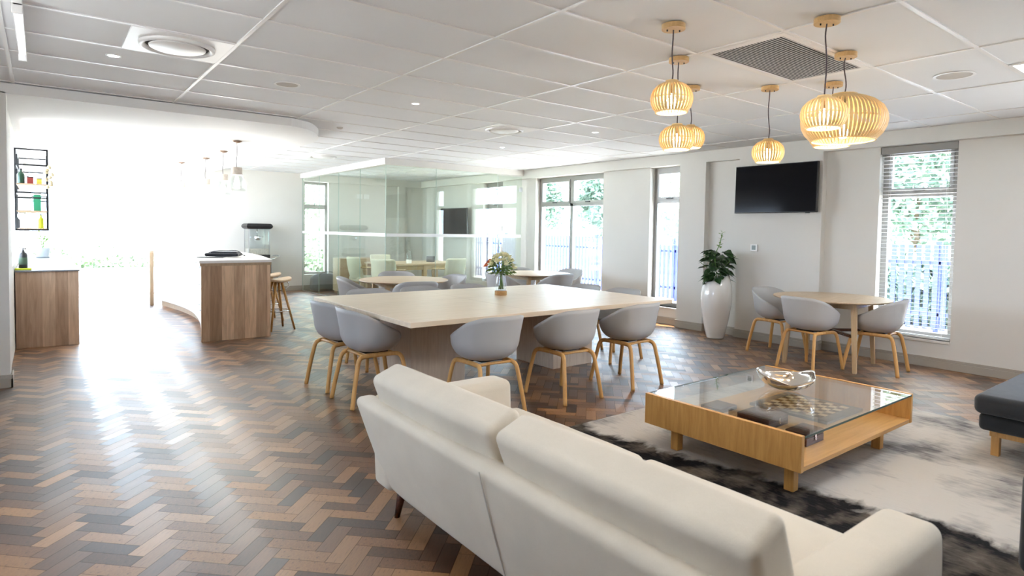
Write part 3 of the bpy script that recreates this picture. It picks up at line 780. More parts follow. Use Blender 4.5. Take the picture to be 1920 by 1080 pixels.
for y0_, y1_ in ((.765, 1.682), (1.688, 2.605)):
    W_(obj('seat_cushion', rbx(1.43, 2.075, y0_, y1_, .31, .455, r=.045, n=7, bulge=(.005, 0, .018), seed=y0_, wob=.003), 'sofa', so, smooth=True), so)
for y0_, y1_ in ((.70, 1.678), (1.70, 2.655)):
    bm_ = rbx(-.080, .080, y0_, y1_, 0, .325, r=.032, n=7, bulge=(.014, 0, .006), seed=y1_, wob=.003)
    bmesh.ops.transform(bm_, matrix=Matrix.Translation((1.412, 0, .447)) @ Matrix.Rotation(R(-22), 4, 'Y'), verts=bm_.verts)
    W_(obj('back_cushion', bm_, 'sofa', so, smooth=True), so)
for x, y, dx, dy in ((1.40, 2.66, -.03, .03), (1.40, .71, -.03, -.03), (1.96, 2.66, .03, .03), (1.96, .71, .03, -.03)):
    W_(obj('leg', lathe([(.014, 0), (.026, .16)], seg=14, mat=shear(-dx/.14, 0, .14) @ Matrix.Translation((x, y, 0))), 'dwood', so, smooth=True), so)
b = bmesh.new()
pl_ = []
for k in range(13):
    z = .165+.425*k/12; pl_.append((1.325-(z-.135)*.30-.0125-.004*math.sin(PI*k/12), 1.685, z))
add_tube(b, pl_, .003, 5); 
W_(obj('piping', b, 'seam', so, smooth=True), so)

# ---------------------------------------------------------------- rug, coffee table
rg = obj('cowhide_rug', rbx(2.28, 5.635, -.35, 3.168, 0.0005, .011, r=.005, n=6), 'rug')
tag(rg, 'patchwork cowhide rug in pale grey and near-black hides under the coffee table', 'rug')
ct = thing('coffee_table', 'low square honey oak coffee table with clear glass top standing on the rug', 'table', (3.9, 2.08, .011))
Zr = .011
for x in (3.152, 4.628): W_(obj('side_panel', bx(x, x+.030, 1.555, 2.605, .150, .348, bev=.002), 'coffee', ct), ct).location.z = 0
def CT(o): o.location = (-3.9, -2.08, -.0); return o
CT(obj('shelf', bx(3.182, 4.628, 1.56, 2.60, .150, .176, bev=.002), 'coffeeshelf', ct))
CT(obj('glass_top', bx(3.184, 4.626, 1.553, 2.607, .334, .345, bev=.002), 'tableglass', ct))
b = bmesh.new(); add_box(b, 3.184, 4.626, 1.5505, 1.553, .334, .345); add_box(b, 3.184, 4.626, 2.607, 2.6095, .334, .345); CT(obj('glass_edge', b, 'gedge2', ct))
for x in (3.235, 4.36):
    for y in (1.635, 2.40): CT(obj('leg', bx(x, x+.055, y, y+.055, 0, .149, bev=.003), 'coffee', ct))
for o in ct.children:
    if o.name.startswith('side_panel'): o.location = (-3.9, -2.08, 0)
# chess board on the shelf
SH = .011+.176
cbd = thing('chess_board', 'wooden chess board with dark border lying on the coffee table shelf', 'board game', (4.29, 2.10, SH))
obj('board', bx(-.265, .265, -.275, .275, .001, .020, bev=.003), 'greyboard', cbd)
b1, b2 = bmesh.new(), bmesh.new(); sq = .052
for i in range(8):
    for j in range(8):
        add_box(b1 if (i+j) % 2 else b2, (i-4)*sq+.0003, (i-3)*sq-.0003, (j-4)*sq+.0003, (j-3)*sq-.0003, .0195, .0212)
obj('light_squares', b1, plain('maple', (.72, .55, .32), .35, var=.08), cbd); obj('dark_squares', b2, 'dwood', cbd)
def wbox(label, x0, x1, y0, y1, h, front):
    t = thing('wooden_box', label, 'box', ((x0+x1)/2, (y0+y1)/2, SH), 0, 'small hinged boxes in the coffee table')
    hx, hy = (x1-x0)/2, (y1-y0)/2
    obj('body', bx(-hx, hx, -hy, hy, .001, h*.62, bev=.002), 'dwood', t)
    obj('lid', bx(-hx, hx, -hy, hy, h*.64, h, bev=.003), 'dwood', t)
    b = bmesh.new(); add_box(b, hx*front-.007, hx*front+.007, -hy-.004, -hy, h*.45, h*.80, bev=.001); add_tube(b, [(hx*front+.007*math.cos(k/8*2*PI), -hy-.005, h*.42+.008*math.sin(k/8*2*PI)) for k in range(8)], .0015, 5, closed=True)
    obj('clasp', b, 'chrome', t)
wbox('flat dark wooden box lying farthest along the coffee table shelf', 3.66, 3.86, 2.37, 2.53, .03, 0)
wbox('dark red wooden box with clasp, the middle one under the table glass', 3.60, 3.84, 1.99, 2.21, .068, .1)
wbox('small dark red wooden box with silver clasp at the open side of the coffee table', 3.50, 3.71, 1.70, 1.83, .075, .0)
# silver bowl
bw = bmesh.new(); NB = 80; rows = []
for j in range(15):
    s = j/14
    row = []
    for i in range(NB):
        a = 2*PI*i/NB; rr_ = .012+.172*math.sin(s*PI/2)**.9; z = .004+.104*(1-math.cos(s*PI/2))**.85
        wv = math.sin(a*7+2.6*s)*.006*s**1.5+ .006*math.sin(3*a+1)*s**2; zz = z + s**3*(.026*math.sin(2*a+3.87)+.005*math.sin(5*a))
        row.append(bw.verts.new(((rr_+wv)*math.cos(a), (rr_+wv)*math.sin(a), zz)))
    rows.append(row)
for a_, b_ in zip(rows, rows[1:]):
    for i in range(NB): bw.faces.new((a_[i], a_[(i+1) % NB], b_[(i+1) % NB], b_[i]))
bw.faces.new(rows[0][::-1])
bmesh.ops.recalc_face_normals(bw, faces=bw.faces)
bo = obj('silver_bowl', bw, 'silver', smooth=True, loc=(4.02, 2.11, .3575), rz=R(20))
md = bo.modifiers.new('solid', 'SOLIDIFY'); md.thickness = .003
tag(bo, 'silver wavy-rimmed metal bowl standing on the coffee table glass', 'bowl')

# ---------------------------------------------------------------- charcoal sofa with chaise
ds = thing('chaise_sofa', 'charcoal fabric chaise sofa on a wooden frame at the right edge of the rug', 'sofa', (5.0, .4, 0))
W_(obj('chaise_cushion', rbx(4.70, 6.35, -.6, 1.235, .300, .425, r=.04, n=7, bulge=(0, 0, .010), wob=.003), 'dark', ds, smooth=True), ds)
W_(obj('chaise_base', rbx(4.745, 6.33, -.6, 1.215, .190, .300, r=.03, n=7), 'dark', ds, smooth=True), ds)
b = bmesh.new(); add_box(b, 4.80, 6.25, 1.13, 1.165, .150, .190, bev=.003); add_box(b, 4.80, 4.84, -.6, 1.13, .150, .190, bev=.003); W_(obj('wooden_frame', b, 'oak', ds), ds)
for x in (4.86, 6.20): W_(obj('leg', bx(x, x+.045, 1.125, 1.17, .011, .149, bev=.003), 'oak', ds), ds)
dk = thing('charcoal_armchair', 'charcoal fabric armchair cut off by the right edge, nearest the rug corner', 'armchair', (3.2, .3, 0))
for a_ in ((2.88, 3.02), (3.62, 3.76)):
    W_(obj('armrest', rbx(a_[0], a_[1], -.25, .60, .16, .55, r=.04, n=6), 'dark', dk, smooth=True), dk)
W_(obj('seat_cushion', rbx(3.02, 3.62, -.10, .62, .28, .44, r=.04, n=6, bulge=(0, 0, .015)), 'dark', dk, smooth=True), dk)
W_(obj('seat_base', rbx(3.0, 3.64, -.22, .57, .16, .28, r=.02, n=5), 'dark', dk, smooth=True), dk)
W_(obj('backrest', rbx(2.90, 3.74, -.42, -.22, .16, .78, r=.05, n=6), 'dark', dk, smooth=True), dk)
for x in (2.93, 3.66):
    for y in (-.34, .50): W_(obj('leg', bx(x, x+.045, y, y+.045, .012, .165, bev=.003), 'oak', dk), dk)

# ---------------------------------------------------------------- wooden pendant lamps
def shade(rmax, ztop, zbot, nrib, rtop=.30, rbot=.74):
    """slatted globe: curved slats between a top disc and a bottom hoop"""
    bm = bmesh.new(); H = ztop-zbot; prof = []
    for k in range(15):
        s = k/14       # 0 top .. 1 bottom
        pts = ((0, rtop), (.05, .48), (.14, .70), (.28, .89), (.45, .985), (.58, 1.0), (.72, .97), (.86, .89), (1, rbot))
        for (a, ra), (b, rb) in zip(pts, pts[1:]):
            if s <= b+1e-9: r = ra+(rb-ra)*(s-a)/(b-a); break
        prof.append((r*rmax, ztop-H*s))
    w0 = 2*PI/nrib
    for i in range(nrib):
        a = i*w0; ca, sa = math.cos(a), math.sin(a); t = Vector((-sa, ca, 0)); rows = []
        for k, (r, z) in enumerate(prof):
            c = Vector((r*ca, r*sa, z)); hw = min(.5*w0*rmax*.62, .49*w0*r); n = Vector((ca, sa, 0)); th = .004
            rows.append([bm.verts.new(c-t*hw), bm.verts.new(c+t*hw), bm.verts.new(c+t*hw-n*th), bm.verts.new(c-t*hw-n*th)])
        for p, q in zip(rows, rows[1:]):
            for e in range(4): bm.faces.new((p[e], p[(e+1) % 4], q[(e+1) % 4], q[e]))
        bm.faces.new(rows[0]); bm.faces.new(rows[-1][::-1])
    bmesh.ops.recalc_face_normals(bm, faces=bm.faces)
    return bm
def pendant(label, x, y, rmax, ztop, zbot, nrib, power):
    t = thing('pendant_lamp', label, 'lamp', (x, y, 0), 0, 'slatted wooden pendant lamps')
    H = ztop-zbot
    obj('lamp_shade', shade(rmax, ztop, zbot, nrib), 'rib', t)
    b = bmesh.new(); add_lathe(b, [(0, ztop-.004), (rmax*.30, ztop-.004), (rmax*.30, ztop+.006), (0, ztop+.006)], seg=32, cap0=False, cap1=False)
    rb = rmax*.74
    add_lathe(b, [(rb-.006, zbot-.003), (rb+.003, zbot-.003), (rb+.003, zbot+.005), (rb-.006, zbot+.005), (rb-.006, zbot-.003)], seg=48, cap0=False, cap1=False)
    zm = zbot+H*.45; rm = rmax-.006
    add_lathe(b, [(rm-.008, zm-.003), (rm, zm-.003), (rm, zm+.003), (rm-.008, zm+.003), (rm-.008, zm-.003)], seg=48, cap0=False, cap1=False)
    obj('shade_hoop', b, 'rib', t, autosmooth=40)
    zb = zbot+.055
    obj('bulb', lathe([(0, zb-.042), (.018, zb-.038), (.029, zb-.022), (.031, zb-.005), (.026, zb+.016), (.015, zb+.036), (.013, zb+.05)], seg=20, cap0=False, cap1=False), 'bulb', t, smooth=True)
    obj('socket', lathe([(.016, zb+.048), (.019, zb+.05), (.019, min(zb+.10, ztop-.005)), (.012, ztop-.004)], seg=16), 'black', t, autosmooth=40)
    cp = [(0, 0, ztop+.003)]+[(.006*math.sin(k*1.1+x*3), .006*math.cos(k*.9+y), ztop+(CH-.03-ztop)*k/6) for k in range(1, 6)]+[(0, 0, CH-.03)]
    obj('cord', tube(curve_pts(cp, 4), .0042, 6), 'cord', t, smooth=True)
    c = obj('ceiling_rose', lathe([(0, CH-.036), (.064, CH-.036), (.066, CH-.034), (.066, CH-.007), (0, CH-.007)], seg=40, cap0=False, cap1=False), 'canopy', t, autosmooth=40)
    b = bmesh.new()
    for s in (-1, 1): add_lathe(b, [(.004, CH-.046), (.004, CH-.034)], cx=s*.03, cy=-s*.02, seg=8)
    obj('screw', b, 'black', c)
    L = bpy.data.lights.new('pendant_light', 'POINT'); L.energy = power*1.5; L.color = (1, .85, .66); L.shadow_soft_size = .03
    lo = bpy.data.objects.new('pendant_light', L); C.objects.link(lo); lo.location = (x, y, zb-.06)
for a in (('small slatted wooden pendant lamp, frontmost of the left cluster, hanging highest', 2.848, 2.218, .119, 2.278, 2.105, 34, 2.2),
          ('small slatted wooden pendant lamp, the lower middle one of the left cluster', 3.416, 2.609, .119, 2.150, 1.985, 34, 2.2),
          ('small slatted wooden pendant lamp, rearmost of the left cluster, partly hidden behind its neighbour', 4.158, 3.043, .113, 2.285, 2.110, 34, 2),
          ('small slatted wooden pendant lamp hanging alone in front of the wall television', 4.618, 2.635, .123, 2.177, 2.000, 34, 2.2),
          ('small slatted wooden pendant lamp overlapping the big one on its left', 3.393, 1.619, .119, 2.175, 2.005, 34, 2.2),
          ('largest slatted wooden pendant lamp, drum shaped, in the right cluster', 4.132, 1.844, .255, 2.330, 2.035, 64, 3),
          ('slatted wooden pendant lamp mostly hidden behind the largest one', 4.864, 2.254, .17, 2.36, 2.11, 44, 2)):
    pendant(*a)

# ---------------------------------------------------------------- ceiling fittings
def annulus(bm, cx, cy, r0_, r1_, z0, z1, seg=48):
    return add_lathe(bm, [(r0_, z0), (r1_, z0), (r1_, z1), (r0_, z1), (r0_, z0)], cx, cy, seg, False, False)
def diffuser(label, cx, cy):
    t = thing('air_diffuser', label, 'air vent', (cx, cy, CH), 0, 'round ceiling air diffusers')
    obj('tile_plate', bx(-.288, .288, -.288, .288, -.008, -.001, bev=.002), 'white', t)
    obj('outer_ring', lathe([(.225, -.008), (.222, -.022), (.205, -.030), (.185, -.012), (.185, -.008)], seg=64, cap0=False, cap1=False), 'tbar', t, smooth=True)
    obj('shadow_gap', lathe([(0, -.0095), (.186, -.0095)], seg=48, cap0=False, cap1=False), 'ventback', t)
    obj('centre_disc', lathe([(0, -.030), (.150, -.030), (.165, -.024), (.168, -.018), (0, -.018)], seg=64, cap0=False, cap1=False), 'tbar', t, autosmooth=40)
    return t
d0 = diffuser('round white ceiling air diffuser in a square plate nearest the camera, beside the fluorescent tube', .728, 4.576)
for x, y, lab in ((4.33, 5.776, 'round white ceiling air diffuser above the middle of the room'), (3.72, 9.98, 'round white ceiling air diffuser farthest away, near the glass room corner'), (6.2, 11.3, 'round white ceiling air diffuser inside the glass meeting room')):
    dup(d0, (x, y, CH), 0, lab)
def downlight(label, x, y, z=CH):
    t = thing('downlight', label, 'ceiling light', (x, y, z), 0, 'recessed ceiling downlights')
    b = bmesh.new(); annulus(b, 0, 0, .033, .046, -.005, -.001, 32); obj('trim_ring', b, 'white', t)
    obj('led_lens', lathe([(0, -.003), (.034, -.003)], seg=24, cap0=False, cap1=False), 'led', t); return t
q0 = downlight('small round lit downlight beside the big square diffuser, leftmost', .419, 5.157)
for x, y, l in ((2.818, 5.169, 'small round lit downlight between the ceiling speaker and the middle diffuser'), (5.247, 5.193, 'small round lit downlight right of the middle diffuser'), (5.233, 7.024, 'small round lit downlight just beyond the middle diffuser')): dup(q0, (x, y, CH), 0, l)
def cspeaker(label, x, y, r_):
    t = thing('ceiling_speaker', label, 'speaker', (x, y, CH), 0)
    b = bmesh.new(); annulus(b, 0, 0, r_-.018, r_, -.006, -.001); obj('rim', b, 'white', t)
    obj('grille', lathe([(0, -.004), (r_-.017, -.004)], seg=40, cap0=False, cap1=False), 'spk', t)
cspeaker('round beige ceiling speaker left of the first downlight row', 1.635, 5.205, .105)
cspeaker('round pale ceiling speaker right of the pendant lamps', 5.297, 1.594, .13)
sm = obj('smoke_detector', lathe([(0, -.018), (.022, -.018), (.034, -.008), (.036, -.001), (0, -.001)], seg=24, cap0=False, cap1=False), 'spk', smooth=True, loc=(2.815, 7.008, CH))
tag(sm, 'tiny grey ceiling sensor beside the curved end of the lower ceiling', 'sensor')
gv = thing('ceiling_grille', 'rectangular grey slatted air return grille in the ceiling between the pendant clusters', 'air vent', (4.028, 2.176, CH))
b = bmesh.new()
for a_ in ((-.588, .588, -.288, -.250), (-.588, .588, .250, .288), (-.588, -.530, -.25, .25), (.530, .588, -.25, .25)): add_box(b, *a_, -.009, -.001)
obj('frame', b, 'white', gv); obj('backing', bx(-.53, .53, -.25, .25, -.0015, -.001), 'ventback', gv)
b = bmesh.new()
for k in range(24):
    y = -.24+k*.0209; add_box(b, -.53, .53, -.0050, .0050, -.0010, .0010, mat=Matrix.Translation((0, y, -.007)) @ Matrix.Rotation(R(20), 4, 'X'))
obj('slats', b, 'vent', gv)
lp = thing('light_panel', 'square lit ceiling panel light at the top right edge', 'ceiling light', (5.53, .976, CH))
b = bmesh.new()
for a_ in ((-.288, .288, -.288, -.27), (-.288, .288, .27, .288), (-.288, -.27, -.27, .27), (.27, .288, -.27, .27)): add_box(b, *a_, -.010, -.001)
obj('frame', b, 'white', lp); obj('diffuser', bx(-.27, .27, -.27, .27, -.006, -.001), 'panel', lp)
lp2 = dup(lp, (5.83, 9.976, CH), 0, 'added fill light panel hidden behind the glass room bulkhead')  # added lit panel, brightens the meeting room from out of sight
dup(lp, (.73, .976, CH), 0, 'added fill light panel, out of view, above the camera end of the sofa')
dup(lp, (2.53, .976, CH), 0, 'added out-of-view ceiling panel that brightens the cream sofa seat')  # this panel and the one before are added above the frame for fill
for x, y in ((5.83, 9.976), (5.53, .976), (.73, .976), (2.53, .976)):  # only the right edge panel is a real fitting, the others are added fill
    L = bpy.data.lights.new('panel_and_fill_light', 'AREA'); L.shape = 'SQUARE'; L.size = .52; L.energy = 22 if y > 5 else (12 if x > 5 else 9); L.color = (.95, .97, 1)
    lo = bpy.data.objects.new('panel_and_fill_light', L); C.objects.link(lo); lo.location = (x, y, CH-.012)
tf = thing('fluorescent_light', 'white surface mounted fluorescent batten with a tube at the top left', 'ceiling light', (-.085, 4.78, CH))
obj('housing', bx(-.022, .022, -.61, .61, -.045, -.001, bev=.004), 'white', tf)
b = bmesh.new()
for s in (-1, 1): add_box(b, -.024, .024, s*.61-.02*(s > 0)-.0*(s < 0), s*.61+.02*(s < 0), -.085, -.03, bev=.004)
obj('end_cap', b, 'white', tf)
obj('tube', tube([(0, -.585, -.066), (0, .585, -.066)], .014, 14), 'tube', tf, smooth=True)

# ---------------------------------------------------------------- wall televisions, thermostat
def tv(label, w_, h_, loc, rz, tilt, group=None):
    t = thing('wall_television', label, 'television', loc, rz)
    m = Matrix.Rotation(R(tilt), 4, 'X')
    obj('case', bx(-w_/2, w_/2, 0, .045, -h_/2, h_/2, bev=.006, mat=m), 'black', t)
    obj('screen', bx(-w_/2+.010, w_/2-.010, -.0015, .001, -h_/2+.014, h_/2-.010, mat=m), 'screen', t)
    b = bmesh.new(); add_box(b, -.03, .03, -.004, .001, -h_/2+.002, -h_/2+.008, mat=m); add_box(b, w_/2-.14, w_/2-.09, .01, .03, -h_/2-.008, -h_/2+.001, mat=m); obj('sensor_strip', b, 'black', t)
    b = bmesh.new(); add_box(b, -.15, .15, .04, .075, -.12, .12); add_box(b, -.03, .03, .07, .11, -.10, .10); obj('wall_bracket', b, 'blackmetal', t)
    return t
tv('large black wall television on the pier beside the blinds', 1.105, .625, (7.455, 4.155, 2.01), R(-90), -1)
tv('black wall television inside the glass meeting room', 1.10, .64, (7.52, 11.93, 1.585), R(-90), 4)
tm = thing('thermostat', 'small white wall thermostat with a grey display under the television', 'thermostat', (7.559, 4.46, 1.235), R(-90))
obj('housing', bx(-.050, .050, -.020, 0, -.047, .047, bev=.005), 'white', tm); obj('display', bx(-.028, .028, -.0215, -.019, -.026, .034), 'lcd', tm)

# ---------------------------------------------------------------- venetian blind
bl = thing('venetian_blind', 'white venetian blind with open slats in the tall right window', 'blind', (7.70, 2.612, 0))
obj('headrail', bx(-.035, .035, -.372, .372, 2.355, 2.438, bev=.004), 'frame', bl)
sl_me = None
zt, zb_ = 2.33, .335; ns = 47
for k in range(ns):
    z = zb_+(zt-zb_)*k/(ns-1)
    if sl_me is None:
        m_ = Matrix.Rotation(R(4), 4, 'Y')
        o = obj('slat', bx(-.0235, .0235, -.366, .366, -.0013, .0013, mat=m_), 'tbar', bl); sl_me = o
    else: o = sl_me.copy(); C.objects.link(o); o.parent = bl
    o.location = (0, 0, z)
b = bmesh.new()
for y in (-.28, .28):
    for x in (-.024, .024): add_tube(b, [(x, y, .32), (x, y, 2.36)], .0009, 5)
obj('ladder_cord', b, 'white', bl)
obj('bottom_rail', bx(-.025, .025, -.368, .368, .305, .322, bev=.003), 'tbar', bl)

# ---------------------------------------------------------------- planter with plant
px_, py_ = 7.27, 4.83
pt = thing('tall_planter', 'tall glossy white egg-shaped planter with slanted rim standing in the wall recess', 'planter', (px_, py_, 0))
bm_ = bmesh.new(); SG = 64; rows = []
prof = [(.108, 0), (.115, .01), (.142, .12), (.170, .26), (.192, .40), (.203, .52), (.203, .60), (.193, .70), (.172, .79), (.155, .84)]
Pc = curve_pts([(r_, 0, z) for r_, z in prof], 3)
d1 = Vector((.79, -.61, 0))
for p in Pc:
    row = []
    for i in range(SG):
        a = 2*PI*i/SG; k = max(0, (p.z-.35)/.49)**1.5
        dd = math.cos(a)*d1.x+math.sin(a)*d1.y
        row.append(bm_.verts.new((p.x*math.cos(a), p.x*math.sin(a), p.z+k*(.060*dd-.03+.012*abs(dd)))))
    rows.append(row)
inner = []
for i in range(SG):
    v_ = rows[-1][i].co; inner.append(bm_.verts.new((v_.x*.93, v_.y*.93, v_.z-.004)))
rows.append(inner)
inner2 = [bm_.verts.new((v_.co.x*.98, v_.co.y*.98, v_.co.z-.10)) for v_ in inner]; rows.append(inner2)
for a_, b_ in zip(rows, rows[1:]):
    for i in range(SG): bm_.faces.new((a_[i], a_[(i+1) % SG], b_[(i+1) % SG], b_[i]))
bm_.faces.new(rows[0][::-1])
bmesh.ops.recalc_face_normals(bm_, faces=bm_.faces)
obj('pot_body', bm_, 'pot', pt, smooth=True)
obj('soil', lathe([(0, .735), (.155, .735)], seg=32, cap0=False, cap1=False), 'soil', pt)
pp = thing('potted_plant', 'dark green leafy plant with one upright shoot growing in the tall white planter', 'plant', (px_, py_, 0))
rnd = random.Random(5); lb, sb = bmesh.new(), bmesh.new()
add_tube(sb, curve_pts([(0, 0, .735), (.01, .02, .95), (-.01, .03, 1.12), (.02, -.02, 1.28), (.05, -.03, 1.43)], 5), .006, 6)
for a, l, h in ((0, .22, .30), (1.2, .2, .36), (2.4, .22, .28), (3.6, .24, .32), (4.7, .2, .24), (5.5, .24, .38)):
    add_tube(sb, curve_pts([(0, 0, .74), (math.cos(a)*l*.4, math.sin(a)*l*.4, .74+h*.6), (math.cos(a)*l, math.sin(a)*l, .74+h)], 5), .004, 5)
for k in range(105):
    a = k*2.399+rnd.uniform(-.2, .2); z = rnd.uniform(.78, 1.19); rr_ = rnd.uniform(.04, .20)*(1-.5*abs(z-1.0)/.25)
    d = Vector((math.cos(a), math.sin(a), rnd.uniform(-.5, .3)))
    leafquad(lb, Vector((rr_*math.cos(a), rr_*math.sin(a), z)), d, rnd.uniform(.11, .17), rnd.uniform(.075, .11), .35, rnd, 1)
b2_ = bmesh.new()
for k in range(12):
    t_ = k/11; p = Vector((.02+.03*t_, -.02-.01*t_, 1.22+.22*t_)); a = k*2.4
    leafquad(b2_, p, Vector((math.cos(a), math.sin(a), .9)), .055, .03, .3, rnd)
obj('stems', sb, 'stem', pp, smooth=True); obj('leaves', lb, 'leaf', pp); obj('young_leaves', b2_, 'leaf2', pp)

# ---------------------------------------------------------------- kitchen island
def arc(dx, n=16, y0=8.10, y1=12.32, z=None):
    out = []
    P = curve_pts([(1.525, 8.10, 0), (1.70, 9.2, 0), (1.785, 10.3, 0), (1.73, 11.3, 0), (1.58, 12.32, 0)], 6)
    return [(p.x+dx, p.y) for p in P if y0-1e-6 <= p.y <= y1+1e-6]
isl = thing('kitchen_island', 'curved kitchen island with a mixed oak board end panel and white stone top', 'kitchen island', (1.93, 10.2, 0))
W_(obj('end_panel', bx(1.525, 2.337, 8.10, 8.13, .0, .925, bev=.002), 'island', isl), isl)
W_(obj('end_panel', bx(1.50, 1.56, 12.30, 12.36, .0, .93, bev=.002), 'endp', isl), isl)
A1, A2 = arc(.02, y0=8.13, y1=12.31), arc(.62, y0=8.13, y1=12.31)
W_(obj('carcass', prism(A1+A2[::-1], .10, .925), 'whitecab', isl), isl)
W_(obj('kick_board', prism(arc(.07, y0=8.13, y1=12.31)+arc(.58, y0=8.13, y1=12.31)[::-1], 0, .10), 'endp', isl), isl)
W_(obj('back_panel', prism(arc(.62, y0=8.13, y1=12.31)+arc(.65, y0=8.13, y1=12.31)[::-1], 0, .925), 'endp', isl), isl)
pf = arc(0.0); seg = 0
dists = [0]
for p, q in zip(pf, pf[1:]): dists.append(dists[-1]+math.hypot(q[0]-p[0], q[1]-p[1]))
def on_arc(d):
    for i in range(len(dists)-1):
        if d <= dists[i+1]+1e-9:
            t = (d-dists[i])/(dists[i+1]-dists[i]); p, q = pf[i], pf[i+1]; return Vector((p[0]+(q[0]-p[0])*t, p[1]+(q[1]-p[1])*t, 0)), Vector((q[0]-p[0], q[1]-p[1], 0)).normalized()
    return Vector((*pf[-1], 0)), Vector((0, 1, 0))
nd = 7; Lt = dists[-1]-.06
for k in range(nd):
    c, dr = on_arc(.05+Lt*(k+.5)/nd); wd = Lt/nd-.008; ang = math.atan2(dr.y, dr.x)
    zz = ((.115, .38), (.385, .65), (.655, .915)) if k < 2 else ((.115, .915),)
    for z0_, z1_ in zz:
        m_ = Matrix.Translation(c) @ Matrix.Rotation(ang, 4, 'Z')
        o = W_(obj('drawer_front' if len(zz) > 1 else 'cupboard_door', bx(-wd/2, wd/2, -.018, .0, z0_, z1_, bev=.002, mat=m_), 'whitecab', isl), isl)
        h_ = obj('handle', bx(-.10, .10, .0, .018, z1_-.025, z1_-.015, bev=.002, mat=m_), 'steel', o)
T1 = arc(-.03, y1=12.40); T2 = arc(.83, y1=12.40)
top = [(1.50, 8.085), (2.352, 8.085)] + [(x+.0, y) for x, y in T2[1:]] + [(1.545+.86, 12.38), (1.49, 12.38)] + [(x, y) for x, y in T1[::-1][:-1]]
W_(obj('stone_top', prism(top, .960, .992), 'stone', isl), isl)
top2 = [(1.51, 8.092), (2.345, 8.092)] + [(x-.01, y) for x, y in T2[1:]] + [(2.39, 12.36), (1.50, 12.36)] + [(x+.01, y) for x, y in T1[::-1][:-1]]
W_(obj('top_edge_board', prism(top2, .926, .960), 'endp', isl), isl)
# laptop bag on the island
lb_ = thing('laptop_bag', 'flat black laptop bag lying on the near end of the island', 'bag', (1.97, 8.98, 1.007), R(-25))
obj('bag_body', rbx(-.21, .21, -.14, .14, 0, .042, r=.02, n=5, bulge=(0, 0, .008), wob=.004), 'blackf', lb_, smooth=True)
obj('front_pocket', rbx(-.14, .19, -.11, .10, .04, .062, r=.01, n=4, wob=.004), 'blackf', lb_, smooth=True)
obj('strap', tube(curve_pts([(-.2, -.1, .03), (-.1, -.05, .07), (.05, .02, .073), (.16, .08, .068), (.24, .06, .01), (.27, -.02, .008)], 5), .009, 6, flat=(1.6, .5)), 'blackf', lb_, smooth=True)
lt = thing('folder', 'thin dark folder lying half under the laptop bag', 'folder', (1.80, 8.90, .993), R(-20))
obj('cover', bx(-.16, .16, -.11, .11, 0, .008, bev=.002), 'blackf', lt)

def stool(label, x, y, rz):
    t = thing('bar_stool', label, 'stool', (x, y, 0), rz, 'wooden bar stools behind the island')
    bm_ = rbx(-.19, .19, -.16, .16, .655, .690, r=.015, n=7)
    for v_ in bm_.verts:
        rr_ = math.hypot(v_.co.x/.19, v_.co.y/.16); mx_ = max(abs(v_.co.x/.19), abs(v_.co.y/.16))
        if rr_ > 1e-6: f_ = mx_/rr_; v_.co.x *= f_**.8; v_.co.y *= f_**.8
        v_.co.z += .035*(v_.co.x/.19)**2
    obj('seat', bm_, 'oakround', t, smooth=True)
    for a in range(4):
        an = R(45+90*a); c_, s_ = math.cos(an), math.sin(an)
        obj('leg', tube([(c_*.24, s_*.24, 0), (c_*.06, s_*.06, .655)], [.013, .018], 10), 'oak', t, smooth=True)
    obj('foot_ring', tube([(.165*math.cos(k/28*2*PI), .165*math.sin(k/28*2*PI), .26) for k in range(28)], .008, 8, closed=True), 'chrome', t, smooth=True)
    obj('seat_ring', tube(curve_pts([(.15, 0, .645), (.17, 0, .60), (.10, 0, .545), (0, 0, .53), (-.10, 0, .545), (-.17, 0, .60), (-.15, 0, .645)], 6), .007, 8), 'chrome', t, smooth=True)
    return t
s0 = stool('wooden bar stool nearest us, half hidden behind the oak end of the island', 2.575, 8.62, R(10))
dup(s0, (2.70, 9.50, 0), R(4), 'second wooden bar stool along the far side of the island', 'wooden bar stools behind the island')
dup(s0, (2.76, 10.45, 0), R(-4), 'third wooden bar stool along the far side of the island', 'wooden bar stools behind the island')

def kpend(label, x, y):
    t = thing('glass_pendant', label, 'lamp', (x, y, 0), 0, 'glass and concrete pendants over the island')
    obj('ceiling_cup', lathe([(0, SL-.030), (.030, SL-.028), (.062, SL-.012), (.065, SL-.001), (0, SL-.001)], seg=28, cap0=False, cap1=False), 'copper', t, autosmooth=50)
    obj('cord', tube(curve_pts([(0, 0, SL-.03), (.004, 0, 2.36), (-.004, .003, 2.25), (0, 0, 2.165)], 4), .004, 6), 'cord', t, smooth=True)
    obj('concrete_cap', lathe([(0, 2.170), (.060, 2.170), (.064, 2.160), (.066, 2.075), (.0, 2.075)], seg=32, cap0=False, cap1=False), 'concrete', t, autosmooth=40)
    obj('glass_shade', lathe([(.062, 2.076), (.070, 2.06), (.095, 2.0), (.112, 1.93), (.116, 1.87), (.113, 1.87), (.109, 1.93), (.092, 2.0), (.067, 2.058), (.060, 2.070)], seg=40, cap0=False, cap1=False), 'clear', t, smooth=True)
    obj('bulb', lathe([(0, 1.955), (.02, 1.96), (.031, 1.985), (.026, 2.02), (.014, 2.05), (.014, 2.075)], seg=20, cap0=False, cap1=False), 'bulb2', t, smooth=True)
    #L = bpy.data.lights.new('kitchen_pendant_light', 'POINT'); L.energy = 30; L.color = (1, .93, .82); L.shadow_soft_size = .04
    return t
k0 = kpend('glass pendant lamp with concrete cap over the island, nearest and largest', 2.00, 8.39)
